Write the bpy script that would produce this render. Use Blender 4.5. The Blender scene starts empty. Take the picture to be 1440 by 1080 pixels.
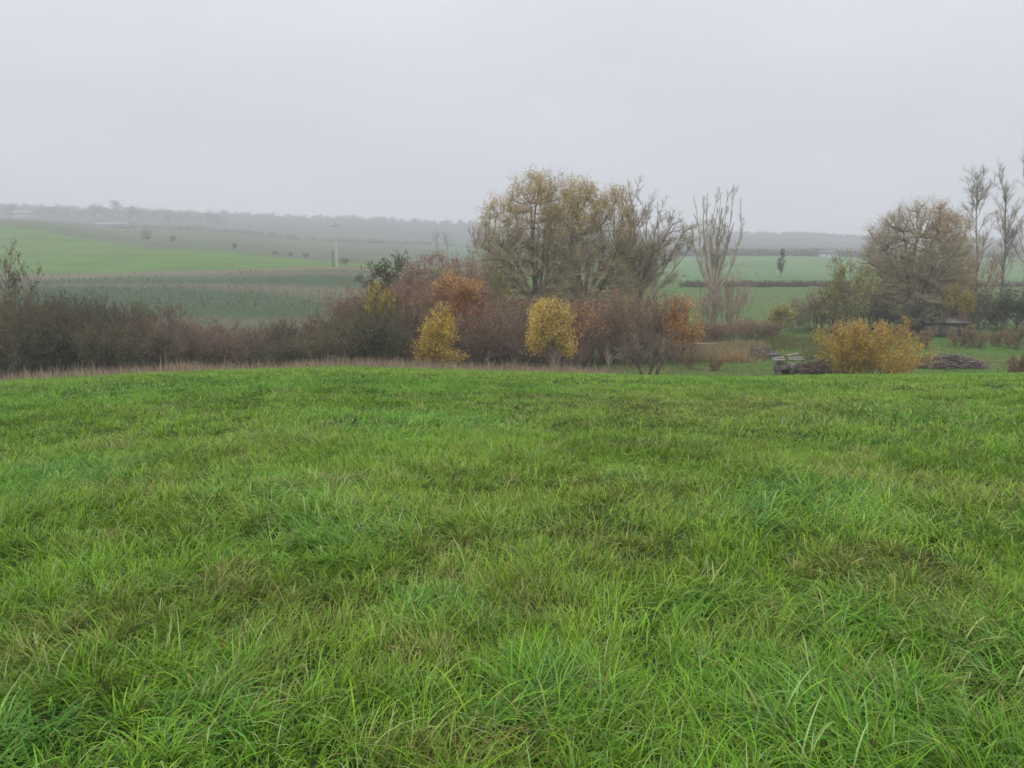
import bpy, math, random
import numpy as np

# ------------------------------------------------------------------ camera, sky, sun, exposure
F = 1100.0                       # focal length in pixels of a 1440 px wide frame
PITCH = math.radians(10.3)
EYE = 1.6
SC = bpy.context.scene
COL = SC.collection
cam_d = bpy.data.cameras.new("camera")
cam_d.sensor_width = 36.0
cam_d.lens = 36.0 * F / 1440.0
cam_d.clip_start = 0.05
cam_d.clip_end = 9000.0
cam = bpy.data.objects.new("camera", cam_d)
COL.objects.link(cam)
cam.location = (0, 0, EYE)
cam.rotation_euler = (math.pi / 2 - PITCH, 0, 0)
SC.camera = cam

SUN_EL, SUN_AZ = math.radians(42), math.radians(215)     # behind the camera, to the left
W = bpy.data.worlds.new("World")
SC.world = W
W.use_nodes = True
nt = W.node_tree
nt.nodes.clear()
n_out = nt.nodes.new("ShaderNodeOutputWorld")
n_bg = nt.nodes.new("ShaderNodeBackground")
n_sky = nt.nodes.new("ShaderNodeTexSky")
n_sky.sky_type = 'NISHITA'
n_sky.sun_disc = False
n_sky.sun_elevation = SUN_EL
n_sky.sun_rotation = SUN_AZ
n_sky.air_density = 1.0
n_sky.dust_density = 4.0
n_sc = nt.nodes.new("ShaderNodeVectorMath"); n_sc.operation = 'SCALE'
n_sc.inputs[3].default_value = 0.06
nt.links.new(n_sky.outputs[0], n_sc.inputs[0])
n_tc = nt.nodes.new("ShaderNodeTexCoord")
n_sep = nt.nodes.new("ShaderNodeSeparateXYZ")
nt.links.new(n_tc.outputs['Generated'], n_sep.inputs[0])
# an overcast sky: pale at the horizon, much brighter overhead
n_ramp = nt.nodes.new("ShaderNodeValToRGB")
cr = n_ramp.color_ramp
cr.interpolation = 'EASE'
for pos, c in ((0.0, (0.328, 0.338, 0.370)), (0.10, (0.346, 0.357, 0.388)), (0.30, (0.398, 0.409, 0.442)), (0.62, (0.82, 0.83, 0.86)), (1.0, (1.0, 1.0, 1.0))):
    e = cr.elements[0] if pos == 0.0 else (cr.elements[-1] if pos == 1.0 else cr.elements.new(pos))
    e.position = pos
    e.color = (*c, 1)
nt.links.new(n_sep.outputs[2], n_ramp.inputs[0])
n_ns = nt.nodes.new("ShaderNodeTexNoise")                # faint cloud texture
n_ns.inputs['Scale'].default_value = 3.0
n_ns.inputs['Detail'].default_value = 4.0
n_mp = nt.nodes.new("ShaderNodeMapping")
n_mp.inputs['Scale'].default_value = (1, 1, 3.5)
nt.links.new(n_tc.outputs['Generated'], n_mp.inputs[0])
nt.links.new(n_mp.outputs[0], n_ns.inputs['Vector'])
n_mr = nt.nodes.new("ShaderNodeMapRange")
n_mr.inputs[1].default_value = 0.3; n_mr.inputs[2].default_value = 0.7
n_mr.inputs[3].default_value = 1.93; n_mr.inputs[4].default_value = 2.13
nt.links.new(n_ns.outputs[0], n_mr.inputs[0])
n_gs = nt.nodes.new("ShaderNodeVectorMath"); n_gs.operation = 'SCALE'
nt.links.new(n_ramp.outputs[0], n_gs.inputs[0])
nt.links.new(n_mr.outputs[0], n_gs.inputs[3])
n_mix = nt.nodes.new("ShaderNodeMix"); n_mix.data_type = 'RGBA'
n_mix.inputs[0].default_value = 0.95
nt.links.new(n_sc.outputs[0], n_mix.inputs[6])
nt.links.new(n_gs.outputs[0], n_mix.inputs[7])
nt.links.new(n_mix.outputs[2], n_bg.inputs[0])
n_bg.inputs[1].default_value = 1.0
nt.links.new(n_bg.outputs[0], n_out.inputs[0])

sun_d = bpy.data.lights.new("sun", 'SUN')
sun_d.energy = 1.0
sun_d.angle = math.radians(25)
sun_d.color = (1.0, 0.96, 0.9)
sun = bpy.data.objects.new("sun", sun_d)
COL.objects.link(sun)
sun.rotation_euler = (math.pi / 2 - SUN_EL, 0, math.pi - SUN_AZ)
SC.view_settings.view_transform = 'Standard'
SC.view_settings.look = 'None'
SC.view_settings.exposure = 0.0
SC.view_settings.gamma = 1.0
SC.cycles.max_bounces = 6
SC.cycles.diffuse_bounces = 2
SC.cycles.volume_bounces = 1
SC.cycles.transparent_max_bounces = 8
SC.cycles.filter_width = 1.6

# ------------------------------------------------------------------ projection helpers
CP, SP = math.cos(PITCH), math.sin(PITCH)

def bpy_slope(py):               # rise per metre of depth of the line of sight through row py
    v = (540.0 - py) / F
    return (-SP + v * CP) / (CP + v * SP)

def zpy(Y, py):
    return EYE + Y * bpy_slope(py)

def a_of(px, b):                 # x per metre of depth for column px, at slope b
    # u = a / (CP - b*SP)
    return (px - 720.0) / F * (CP - b * SP)

# ------------------------------------------------------------------ noise
def _hash(ix, iy, seed):
    h = (ix * 374761393 + iy * 668265263 + seed * 974711) & 0xFFFFFFFF
    h = ((h ^ (h >> 13)) * 1274126177) & 0xFFFFFFFF
    return ((h ^ (h >> 16)) & 0xFFFF) / 65535.0

def vnoise(x, y, seed=0):
    x = np.asarray(x, float); y = np.asarray(y, float)
    ix = np.floor(x).astype(np.int64); iy = np.floor(y).astype(np.int64)
    fx = x - ix; fy = y - iy
    fx = fx * fx * (3 - 2 * fx); fy = fy * fy * (3 - 2 * fy)
    a = _hash(ix, iy, seed); b = _hash(ix + 1, iy, seed)
    c = _hash(ix, iy + 1, seed); d = _hash(ix + 1, iy + 1, seed)
    return (a * (1 - fx) + b * fx) * (1 - fy) + (c * (1 - fx) + d * fx) * fy

def fbm(x, y, seed=0, octv=3):
    s = 0; w = 1; t = 0
    for o in range(octv):
        s = s + w * vnoise(x * 2 ** o, y * 2 ** o, seed + 17 * o); t += w; w *= 0.5
    return s / t

def sstep(e0, e1, x):
    t = np.clip((x - e0) / (e1 - e0), 0, 1)
    return t * t * (3 - 2 * t)

# ------------------------------------------------------------------ terrain height
YS = np.array([45, 54, 66, 90, 140, 200, 300, 420, 600, 850, 1300, 1800, 2600], float)
P = lambda Y, py: zpy(Y, py)
COLS = [
    (-500, [-7.5, -8.0, -8.2, -8.5, P(140, 402), P(200, 388), P(300, 345), P(420, 311), P(600, 309), P(850, 306), P(1300, 290), 20, 0]),
    (0,    [-6.8, -7.8, -8.0, -8.5, P(140, 402), P(200, 386), P(300, 346), P(420, 312), P(600, 309), P(850, 306), P(1300, 293), 20, 0]),
    (250,  [-6.0, -7.3, -7.8, -8.5, P(140, 404), P(200, 381), P(300, 352), P(420, 336), P(600, 324), P(850, 316), P(1300, 301), 15, 0]),
    (480,  [-5.6, -7.0, -7.7, -8.5, P(140, 406), P(200, 376), P(300, 364), P(420, 352), P(600, 340), P(850, 328), P(1300, 309), 10, 0]),
    (640,  [-6.0, -7.2, -7.8, -8.5, P(140, 412), P(200, 388), P(300, 370), P(420, 358), P(600, 346), P(850, 334), P(1300, 316), 10, 0]),
    (850,  [-6.3, -7.2, -7.7, -8.3, -8.4, P(200, 394), P(300, 376), P(420, 366), P(600, 355), P(850, 345), P(1300, 328), 0, -5]),
    (1100, [-6.5, -7.3, -7.6, -8.0, -8.3, P(200, 395), P(300, 378), P(420, 366), P(600, 354), P(850, 345), P(1300, 331), 0, -5]),
    (1230, [-6.4, -7.3, -7.6, -8.0, -8.3, P(200, 396), P(300, 380), P(420, 367), P(600, 357), P(850, 349), P(1300, 337), 0, -5]),
    (1440, [-6.3, -7.3, -7.6, -8.0, -8.3, P(200, 397), P(300, 381), P(420, 368), P(600, 358), P(850, 350), P(1300, 338), 0, -5]),
    (1940, [-6.3, -7.3, -7.6, -8.0, -8.3, P(200, 397), P(300, 381), P(420, 368), P(600, 358), P(850, 350), P(1300, 338), 0, -5]),
]
LY = np.log(YS)
FINE = np.linspace(LY[0], LY[-1], 600)
def _catmull(xs, ys, q):
    m = np.gradient(ys, xs)
    i = np.clip(np.searchsorted(xs, q) - 1, 0, len(xs) - 2)
    h = xs[i + 1] - xs[i]; t = (q - xs[i]) / h
    return ((2 * t**3 - 3 * t**2 + 1) * ys[i] + (t**3 - 2 * t**2 + t) * h * m[i]
            + (-2 * t**3 + 3 * t**2) * ys[i + 1] + (t**3 - t**2) * h * m[i + 1])
TAB = np.array([_catmull(LY, np.array(c[1], float), FINE) for c in COLS])
TA = np.array([(c[0] - 720.0) / F * CP for c in COLS])
# meadow rim: row of its edge per column, turned into a slope offset
EDGE_PX = np.array([-500, 0, 120, 250, 480, 720, 1000, 1200, 1440, 1940], float)
EDGE_PY = np.array([545, 533, 526, 519, 512, 519, 527, 524, 522, 522], float)
EDGE_A = (EDGE_PX - 720) / F * (CP + 0.16 * SP)
EDGE_G = np.array([-bpy_slope(p + 5) - 0.1582 for p in EDGE_PY])

def polar_ay(x, y):
    r = np.hypot(x, y)
    ph = np.clip(np.arctan2(x, y), math.radians(-50), math.radians(50))
    return np.tan(ph), r * np.cos(ph)

def height(x, y):
    x = np.asarray(x, float); y = np.asarray(y, float)
    a, Y = polar_ay(x, y)
    g = np.interp(a, EDGE_A, EDGE_G)
    near = -(0.065 + g * sstep(0, 14, Y)) * Y - 0.00137 * np.minimum(Y, 60) ** 2
    q = np.clip(np.log(np.maximum(Y, 1e-3)), FINE[0], FINE[-1])
    fi = (q - FINE[0]) / (FINE[1] - FINE[0])
    i = np.clip(fi.astype(int), 0, len(FINE) - 2); fy = fi - i
    j = np.clip(np.searchsorted(TA, a) - 1, 0, len(TA) - 2)
    fa = np.clip((a - TA[j]) / (TA[j + 1] - TA[j]), 0, 1); fa = fa * fa * (3 - 2 * fa)
    far = ((TAB[j, i] * (1 - fy) + TAB[j, i + 1] * fy) * (1 - fa)
           + (TAB[j + 1, i] * (1 - fy) + TAB[j + 1, i + 1] * fy) * fa)
    k = sstep(40, 53, Y)
    z = near * (1 - k) + far * k
    z = z + (fbm(x * 0.55, y * 0.55, 3) - 0.5) * 0.10 * sstep(1, 4, Y) * (1 - sstep(60, 120, Y))
    z = z + (fbm(x * 0.02, y * 0.02, 5) - 0.5) * 1.2 * sstep(90, 250, Y)
    return z

def hz(x, y):
    return float(height(np.array([x]), np.array([y]))[0])

# ------------------------------------------------------------------ mesh helpers
def make_mesh(name, V, F4=None, F3=None, C=None, mats=(), M=None, smooth=False):
    V = np.asarray(V, np.float32)
    me = bpy.data.meshes.new(name)
    me.vertices.add(len(V)); me.vertices.foreach_set('co', V.ravel())
    lo = []; st = []; base = 0
    if F4 is not None and len(F4):
        F4 = np.asarray(F4, np.int32); lo.append(F4.ravel()); st.append(np.arange(len(F4)) * 4); base = len(F4) * 4
    if F3 is not None and len(F3):
        F3 = np.asarray(F3, np.int32); lo.append(F3.ravel()); st.append(base + np.arange(len(F3)) * 3)
    lo = np.concatenate(lo); st = np.concatenate(st).astype(np.int32)
    me.loops.add(len(lo)); me.loops.foreach_set('vertex_index', lo)
    me.polygons.add(len(st)); me.polygons.foreach_set('loop_start', st)
    if M is not None:
        me.polygons.foreach_set('material_index', np.asarray(M, np.int32))
    if smooth:
        me.polygons.foreach_set('use_smooth', np.ones(len(st), bool))
    me.update(calc_edges=True)
    if C is not None:
        ca = me.color_attributes.new('col', 'FLOAT_COLOR', 'POINT')
        c4 = np.ones((len(V), 4), np.float32); c4[:, :3] = C
        ca.data.foreach_set('color', c4.ravel())
    for m in mats:
        me.materials.append(m)
    return me

def link(name, me, parent=None, loc=(0, 0, 0)):
    o = bpy.data.objects.new(name, me)
    COL.objects.link(o)
    o.location = loc
    if parent is not None:
        o.parent = parent
    return o

def tag(o, label=None, cat=None, group=None, kind=None):
    if label: o['label'] = label
    if cat: o['category'] = cat
    if group: o['group'] = group
    if kind: o['kind'] = kind
    return o

def empty(name, loc=(0, 0, 0)):
    o = bpy.data.objects.new(name, None)
    o.empty_display_size = 0.3
    COL.objects.link(o)
    o.location = loc
    return o

def dup(root):
    r = root.copy(); COL.objects.link(r)
    for ch in list(root.children):
        c = ch.copy(); COL.objects.link(c); c.parent = r
        for g in list(ch.children):
            d = g.copy(); COL.objects.link(d); d.parent = c
    return r

# ------------------------------------------------------------------ materials
def attr_mat(name, rough=0.8, trans=0.0, nscale=8.0, namt=0.35, spec=0.3, bump=0.0, detail=3.0):
    m = bpy.data.materials.new(name); m.use_nodes = True
    t = m.node_tree; t.nodes.clear()
    out = t.nodes.new("ShaderNodeOutputMaterial")
    p = t.nodes.new("ShaderNodeBsdfPrincipled")
    at = t.nodes.new("ShaderNodeAttribute"); at.attribute_name = 'col'
    tc = t.nodes.new("ShaderNodeTexCoord")
    no = t.nodes.new("ShaderNodeTexNoise")
    no.inputs['Scale'].default_value = nscale; no.inputs['Detail'].default_value = detail
    t.links.new(tc.outputs['Object'], no.inputs['Vector'])
    mr = t.nodes.new("ShaderNodeMapRange")
    mr.inputs[1].default_value = 0.25; mr.inputs[2].default_value = 0.75
    mr.inputs[3].default_value = 1 - namt; mr.inputs[4].default_value = 1 + namt
    t.links.new(no.outputs[0], mr.inputs[0])
    sc = t.nodes.new("ShaderNodeVectorMath"); sc.operation = 'SCALE'
    t.links.new(at.outputs['Color'], sc.inputs[0]); t.links.new(mr.outputs[0], sc.inputs[3])
    t.links.new(sc.outputs[0], p.inputs['Base Color'])
    p.inputs['Roughness'].default_value = rough
    p.inputs['Specular IOR Level'].default_value = spec
    if bump:
        b = t.nodes.new("ShaderNodeBump"); b.inputs['Strength'].default_value = bump
        t.links.new(no.outputs[0], b.inputs['Height']); t.links.new(b.outputs[0], p.inputs['Normal'])
    if trans:
        tr = t.nodes.new("ShaderNodeBsdfTranslucent")
        t.links.new(sc.outputs[0], tr.inputs[0])
        mx = t.nodes.new("ShaderNodeMixShader"); mx.inputs[0].default_value = trans
        t.links.new(p.outputs[0], mx.inputs[1]); t.links.new(tr.outputs[0], mx.inputs[2])
        t.links.new(mx.outputs[0], out.inputs[0])
    else:
        t.links.new(p.outputs[0], out.inputs[0])
    return m

M_GRASS = attr_mat('grass_blade', 0.5, 0.22, 1.5, 0.15, 0.14)
M_DRY = attr_mat('dry_stalk', 0.8, 0.25, 2.0, 0.2, 0.2)
M_BARK = attr_mat('bark', 0.9, 0, 3.0, 0.35, 0.15)
M_LEAF = attr_mat('autumn_leaf', 0.6, 0.35, 1.2, 0.3, 0.3)
M_SOIL = attr_mat('turf_ground', 0.95, 0, 0.9, 0.35, 0.1, 0.3, 6.0)
M_FIELD = attr_mat('crop_field', 0.95, 0, 0.05, 0.22, 0.1, 0.0, 8.0)
M_WOOD = attr_mat('weathered_wood', 0.85, 0, 5.0, 0.35, 0.2)
M_PLAIN = attr_mat('painted_surface', 0.7, 0, 1.0, 0.12, 0.3)

# ------------------------------------------------------------------ ground sheet, cut into its regions
def ground_colour(x, y):
    a, Y = polar_ay(x, y)
    px = 720 + a * F / CP
    n1 = fbm(x * 0.12, y * 0.12, 11)[:, None]; n2 = fbm(x * 0.015, y * 0.03, 12, 4)[:, None]
    n3 = fbm(x * 0.01, y * 0.09, 14, 4)[:, None]
    L = lambda c: np.array(c)[None, :]
    def mixc(A, B, t):
        t = np.asarray(t)
        if t.ndim == 1: t = t[:, None]
        return A * (1 - t) + B * t
    c = np.repeat(L((0.03, 0.056, 0.011)), len(x), 0) * (0.7 + 0.6 * n1)
    # garden grass at the right, dead litter with painted bush shade at left
    litter_shaded = L((0.045, 0.038, 0.024)) * (0.6 + 0.8 * n1)
    gard = mixc(L((0.06, 0.13, 0.024)), L((0.095, 0.10, 0.04)), np.clip(2.2 * n1 - 0.75, 0, 1))
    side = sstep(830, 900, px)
    low = mixc(litter_shaded, gard, side)
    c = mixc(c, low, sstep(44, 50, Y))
    # weedy slope at the left
    band = 0.5 + 0.5 * np.sin(Y * 0.16 + 5 * (n2[:, 0] - 0.5) + x * 0.02)
    slope = mixc(L((0.045, 0.072, 0.034)), L((0.095, 0.097, 0.060)), np.clip(band * 1.3 - 0.35 + (n3[:, 0] - 0.5) * 1.6, 0, 1))
    valley = mixc(L((0.062, 0.125, 0.032)), L((0.085, 0.105, 0.04)), np.clip(2 * n2 - 0.6, 0, 1))
    mid = mixc(slope, valley, sstep(600, 760, px))
    c = mixc(c, mid, sstep(84, 100, Y))
    # pale verge below the green field
    ylow = np.interp(px, [0, 250, 480, 640], [201, 203, 206, 205])
    c = mixc(c, mixc(L((0.15, 0.13, 0.085)), L((0.10, 0.105, 0.06)), n3), sstep(ylow - 22, ylow - 14, Y) * (1 - sstep(560, 620, px)))
    green = mixc(L((0.062, 0.140, 0.028)), L((0.085, 0.142, 0.036)), np.clip(1.6 * n3 - 0.3, 0, 1))
    gfar = mixc(L((0.075, 0.155, 0.055)), L((0.105, 0.16, 0.078)), n3)
    fld = mixc(green, gfar, sstep(480, 640, px))
    c = mixc(c, fld, sstep(ylow - 1.0, ylow + 1.0, Y))
    # stubble and rough pasture above the green field
    ytop = np.interp(px, [-200, 0, 100, 200, 330, 480, 600, 700, 760], [400, 392, 352, 318, 300, 262, 255, 300, 470])
    past = mixc(L((0.092, 0.092, 0.062)), L((0.07, 0.10, 0.055)), np.clip(1.8 * n3 - 0.4, 0, 1))
    past = mixc(past, mixc(L((0.07, 0.13, 0.065)), L((0.095, 0.13, 0.085)), n3), sstep(560, 700, px))
    c = mixc(c, past, sstep(ytop - 2, ytop + 3, Y))
    # wooded hills
    wood = mixc(L((0.055, 0.047, 0.048)), L((0.075, 0.08, 0.062)), np.clip(1.8 * n2 - 0.5, 0, 1))
    c = mixc(c, wood, sstep(np.interp(px, [0, 300, 500, 760, 900], [520, 640, 820, 700, 500]) - 15,
                           np.interp(px, [0, 300, 500, 760, 900], [520, 640, 820, 700, 500]) + 25, Y))
    return np.clip(c, 0.01, 0.6)

def build_ground():
    phis = np.concatenate([np.radians(np.linspace(-55, 55, 331)), np.radians(np.linspace(55, 305, 51))[1:-1]])
    rs = np.concatenate([np.linspace(0.4, 20, 60), np.linspace(20.4, 60, 90)[1:], np.geomspace(60, 230, 150)[1:],
                         np.geomspace(230, 2600, 150)[1:]])
    nr, npn = len(rs), len(phis)
    R, PH = np.meshgrid(rs, phis, indexing='ij')
    X = (R * np.sin(PH)).ravel(); Y = (R * np.cos(PH)).ravel()
    Z = height(X, Y)
    V = np.stack([X, Y, Z], 1)
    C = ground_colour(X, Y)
    ii, jj = np.meshgrid(np.arange(nr - 1), np.arange(npn), indexing='ij')
    j2 = (jj + 1) % npn
    Fq = np.stack([ii * npn + jj, ii * npn + j2, (ii + 1) * npn + j2, (ii + 1) * npn + jj], -1).reshape(-1, 4)
    ce = V[Fq].mean(1)
    a, Yc = polar_ay(ce[:, 0], ce[:, 1]); px = 720 + a * F / CP
    ylow = np.interp(px, [0, 250, 480, 640], [201, 203, 206, 205])
    ytop = np.interp(px, [-200, 0, 100, 200, 330, 480, 600, 700, 760], [400, 392, 352, 318, 300, 262, 255, 300, 470])
    reg = np.zeros(len(Fq), int)
    reg[Yc > 47] = 1
    reg[(Yc > ylow)] = 2
    reg[Yc > ytop] = 3
    hub = len(V)
    for k, (nm, mat) in enumerate((('meadow_ground', M_SOIL), ('valley_ground', M_SOIL), ('green_field', M_FIELD), ('hills', M_FIELD))):
        f = Fq[reg == k]
        u, inv = np.unique(f, return_inverse=True)
        v = V[u]; c = C[u]; f = inv.reshape(-1, 4); f3 = None
        if k == 0:                                        # close the small hole under the camera
            ring = [int(np.where(u == q)[0][0]) for q in range(npn)]
            v = np.vstack([v, [[0, 0, hz(0, 0.01)]]]); c = np.vstack([c, c[:1]])
            f3 = [(len(v) - 1, ring[(q + 1) % npn], ring[q]) for q in range(npn)]
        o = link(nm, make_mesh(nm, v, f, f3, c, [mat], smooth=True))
        tag(o, kind='structure')
build_ground()

# ------------------------------------------------------------------ grass and other ground cover
def blades(rng, x, y, z, az, L, w, th0, th1, cols, segs, tipmix=None, tipcol=None):
    n = len(x)
    p = np.stack([x, y, z], 1)
    d = np.stack([np.cos(az), np.sin(az)], 1)
    tw = az + np.pi / 2 + rng.normal(0, 0.5, n)
    wv = np.stack([np.cos(tw), np.sin(tw), np.zeros(n)], 1)
    V = np.zeros((n, 2 * segs + 1, 3)); C = np.zeros((n, 2 * segs + 1, 3))
    for s in range(segs):
        t = s / segs
        ww = (w * (1.0 - 0.75 * t ** 1.6) * (0.75 if s == 0 else 1.0))[:, None] * 0.5
        V[:, 2 * s] = p - wv * ww
        V[:, 2 * s + 1] = p + wv * ww
        C[:, 2 * s] = C[:, 2 * s + 1] = cols if tipcol is None else cols * (1 - (t * tipmix)[:, None]) + tipcol * (t * tipmix)[:, None]
        th = th0 + th1 * ((s + 0.5) / segs)
        st = L / segs
        p = p + np.stack([d[:, 0] * np.sin(th) * st, d[:, 1] * np.sin(th) * st, np.cos(th) * st], 1)
    V[:, -1] = p; C[:, -1] = cols if tipcol is None else cols * (1 - tipmix[:, None]) + tipcol * tipmix[:, None]
    k = 2 * segs + 1
    off = (np.arange(n) * k)[:, None]
    f4 = []
    for s in range(segs - 1):
        f4.append(off + np.array([[2 * s, 2 * s + 1, 2 * s + 3, 2 * s + 2]]))
    f4 = np.concatenate(f4, 0) if f4 else np.zeros((0, 4), int)
    f3 = off + np.array([[2 * segs - 2, 2 * segs - 1, 2 * segs]])
    return V.reshape(-1, 3), f4, f3, C.reshape(-1, 3)

def join(parts):
    V = []; A = []; B = []; C = []; o = 0
    for v, f4, f3, c in parts:
        V.append(v); A.append(f4 + o); B.append(f3 + o); C.append(c); o += len(v)
    return np.vstack(V), np.vstack(A), np.vstack(B), np.vstack(C)

def on_ground(px, py):           # meadow point seen through a pixel
    b = bpy_slope(py); a = a_of(px, b)
    Ys = np.linspace(1.5, 60, 3000)
    zz = height(a * Ys, Ys)
    hit = np.where(zz >= EYE + b * Ys)[0]
    Y = Ys[hit[0]] if len(hit) else 36.0
    return a * Y, Y

# lush dark tussocks and dry patches seen in the photo: (px, py, radius m)
LUSH = [(on_ground(px, py), r) for px, py, r in ((490, 750, .75), (1150, 700, 1.3), (760, 1000, .32), (270, 1020, .35), (1090, 1010, .4),
        (1180, 880, .4), (90, 680, 1.1), (560, 598, 1.6), (1380, 940, .3), (1000, 860, .3), (420, 700, .8), (620, 870, .3), (60, 1040, .25), (1270, 585, 2.0), (1250, 1010, .3))]
DRY = [(on_ground(px, py), r) for px, py, r in ((870, 700, .9), (850, 770, .55), (1090, 890, .33), (1290, 860, .4), (140, 885, .4), (590, 925, .28),
       (430, 865, .45), (960, 570, 3.5), (1110, 575, 2.5), (700, 1050, .2), (1380, 960, .3), (640, 770, .5), (1240, 800, .5), (20, 930, .3), (350, 980, .25), (1330, 690, .8), (720, 850, .4))]

def patch(x, y, lst):
    m = np.zeros(len(x))
    for (cx, cy), r in lst:
        d = np.hypot(x - cx, (y - cy))
        m = np.maximum(m, np.clip(1.25 - d / r * 0.9 + (vnoise(x * 3 / r, y * 3 / r, 77) - 0.5) * 0.8, 0, 1))
    return m

def grass_band(rng, r0, r1, dens, width, segs, tuft_d, half=44):
    hp = math.radians(half)
    n = int(hp * (r1 * r1 - r0 * r0) * dens)
    r = np.sqrt(rng.uniform(r0 * r0, r1 * r1, n)); ph = rng.uniform(-hp, hp, n)
    x = r * np.sin(ph); y = r * np.cos(ph)
    # more than half the blades gather in tufts
    nt_ = max(1, int(hp * (r1 * r1 - r0 * r0) * tuft_d))
    rt = np.sqrt(rng.uniform(r0 * r0, r1 * r1, nt_)); pt = rng.uniform(-hp, hp, nt_)
    tx = rt * np.sin(pt); ty = rt * np.cos(pt)
    tl = rng.uniform(0.75, 1.45, nt_); tr = rng.uniform(0.02, 0.07, nt_); tcol = rng.uniform(0, 1, nt_); taz = rng.uniform(0, 2 * np.pi, nt_)
    own = rng.random(n) < 0.74
    ti = rng.integers(0, nt_, n)
    ox = rng.normal(0, 1, n) * tr[ti]; oy = rng.normal(0, 1, n) * tr[ti]
    x = np.where(own, tx[ti] + ox, x); y = np.where(own, ty[ti] + oy, y)
    swirl = vnoise(x * 0.9, y * 0.9, 21) * 9.0 + vnoise(x * 0.25, y * 0.25, 22) * 6
    az = swirl + rng.normal(0, 0.9, n)
    outw = np.arctan2(oy, ox)
    pick = own & (rng.random(n) < 0.6)
    az = np.where(pick, outw + rng.normal(0, 0.5, n), az)
    lush = patch(x, y, LUSH); dry = patch(x, y, DRY)
    big = fbm(x * 0.16, y * 0.16, 31, 4); sm = fbm(x * 0.9, y * 0.9, 32, 3)
    far = sstep(14, 32, np.hypot(x, y))
    lush = np.clip(np.maximum(lush, (sm - 0.66) * 4.0 * (1 - 0.5 * far)), 0, 1)
    dry = np.clip(np.maximum(dry * (1 - 0.3 * far), (big * 0.5 + sm * 0.5 - 0.60) * 4.0), 0, 1) * (1 - 0.7 * lush)
    L = rng.uniform(0.055, 0.15, n) * (0.6 + 0.8 * sm)
    L = np.where(own, L * tl[ti] * 1.1, L) * (1 + 0.6 * lush) * (1 - 0.25 * dry)
    long_ = rng.random(n) < 0.045
    L = np.minimum(np.where(long_, L * 1.6, L), 0.33)
    L *= (1 + 0.1 * far) * (1 - 0.15 * sstep(4, 9, np.hypot(x, y)))
    w = width * rng.uniform(0.6, 1.35, n) * (1 + 0.35 * lush)
    th0 = np.abs(rng.normal(0.22, 0.22, n)) + 0.25 * lush
    th1 = rng.uniform(0.4, 2.0, n) + np.clip((L - 0.15) * 3, 0, 0.8)
    flat = rng.random(n) < 0.22
    th0 = np.where(flat, rng.uniform(0.8, 1.3, n), th0)
    fresh = np.array([0.088, 0.252, 0.012]); yel = np.array([0.175, 0.300, 0.020]); blu = np.array([0.070, 0.225, 0.032])
    straw = np.array([0.40, 0.33, 0.15]); brn = np.array([0.22, 0.14, 0.06]); pale = np.array([0.21, 0.36, 0.11])
    t = np.clip(0.5 + (big - 0.5) * 2.2 + rng.normal(0, 0.25, n), 0, 1)[:, None]
    c = fresh * (1 - t) + yel * t
    tb = np.clip(lush * 0.7 + np.where(own, (tcol[ti] - 0.7) * 1.4, 0) + rng.normal(0, 0.12, n), 0, 1)[:, None]
    c = c * (1 - tb) + blu * tb
    pp = (rng.random(n) < 0.14)[:, None]
    c = np.where(pp, pale, c)
    spots = np.clip((fbm(x * 2.4, y * 2.4, 35, 2) - 0.68) * 9, 0, 1) * (1 - 0.7 * far)
    dd = rng.random(n) < (0.032 + 0.36 * dry + 0.42 * spots)
    ds = np.where((rng.random(n) < 0.6)[:, None], straw, brn) * rng.uniform(0.6, 1.15, n)[:, None]
    dm = np.where(dd, rng.uniform(0.5, 1, n), 0)[:, None]
    c = c * (1 - dm) + ds * dm
    c = c * (1 - 0.18 * dry[:, None]) + np.array([0.24, 0.22, 0.06]) * 0.18 * dry[:, None]
    c = np.minimum(c * np.clip(np.exp(rng.normal(-0.03, 0.42, n)), 0.3, 1.75)[:, None], np.array([0.42, 0.44, 0.2]))
    fa = far[:, None]
    c = c * (1 - 0.4 * fa) + np.array([0.20, 0.345, 0.045]) * 0.4 * fa
    z = height(x, y) - 0.01
    tm = np.clip(rng.normal(0.15, 0.25, n), 0, 0.8)
    return blades(rng, x, y, z, az, L, w, th0, th1, c, segs, tm, np.array([0.20, 0.28, 0.05]))

rng = np.random.default_rng(7)
gr = join([grass_band(rng, 1.2, 5, 7000, 0.0050, 5, 70), grass_band(rng, 5, 10, 3900, 0.0056, 4, 55),
           grass_band(rng, 10, 20, 1450, 0.0082, 3, 24), grass_band(rng, 20, 47, 330, 0.016, 2, 9)])
o = link('meadow_grass', make_mesh('meadow_grass', gr[0], gr[1], gr[2], gr[3], [M_GRASS]))
tag(o, 'long wet green meadow grass filling the foreground', 'grass', kind='stuff')

def strip_cover(rng, n, pxr, Yr, Lr, w, cols, th1=(0.1, 0.7), colvar=0.3, dens_fn=None):
    px = rng.uniform(pxr[0], pxr[1], n); Y = rng.uniform(Yr[0], Yr[1], n)
    x = (px - 720) / F * Y * 1.01
    if dens_fn is not None:
        k = rng.random(n) < dens_fn(px, Y, x)
        px, Y, x = px[k], Y[k], x[k]; n = len(x)
    ci = np.array(cols)[rng.integers(0, len(cols), n)] * rng.uniform(1 - colvar, 1 + colvar, n)[:, None]
    clump = 0.55 + 0.9 * fbm(x * 0.8, Y * 0.8, 41, 2)
    L = rng.uniform(Lr[0], Lr[1], n) * clump
    return blades(rng, x, Y, height(x, Y) - 0.02, rng.uniform(0, 6.28, n), L, w * rng.uniform(0.6, 1.4, n),
                  np.abs(rng.normal(0.1, 0.1, n)), rng.uniform(*th1, n), ci, 2)

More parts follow.
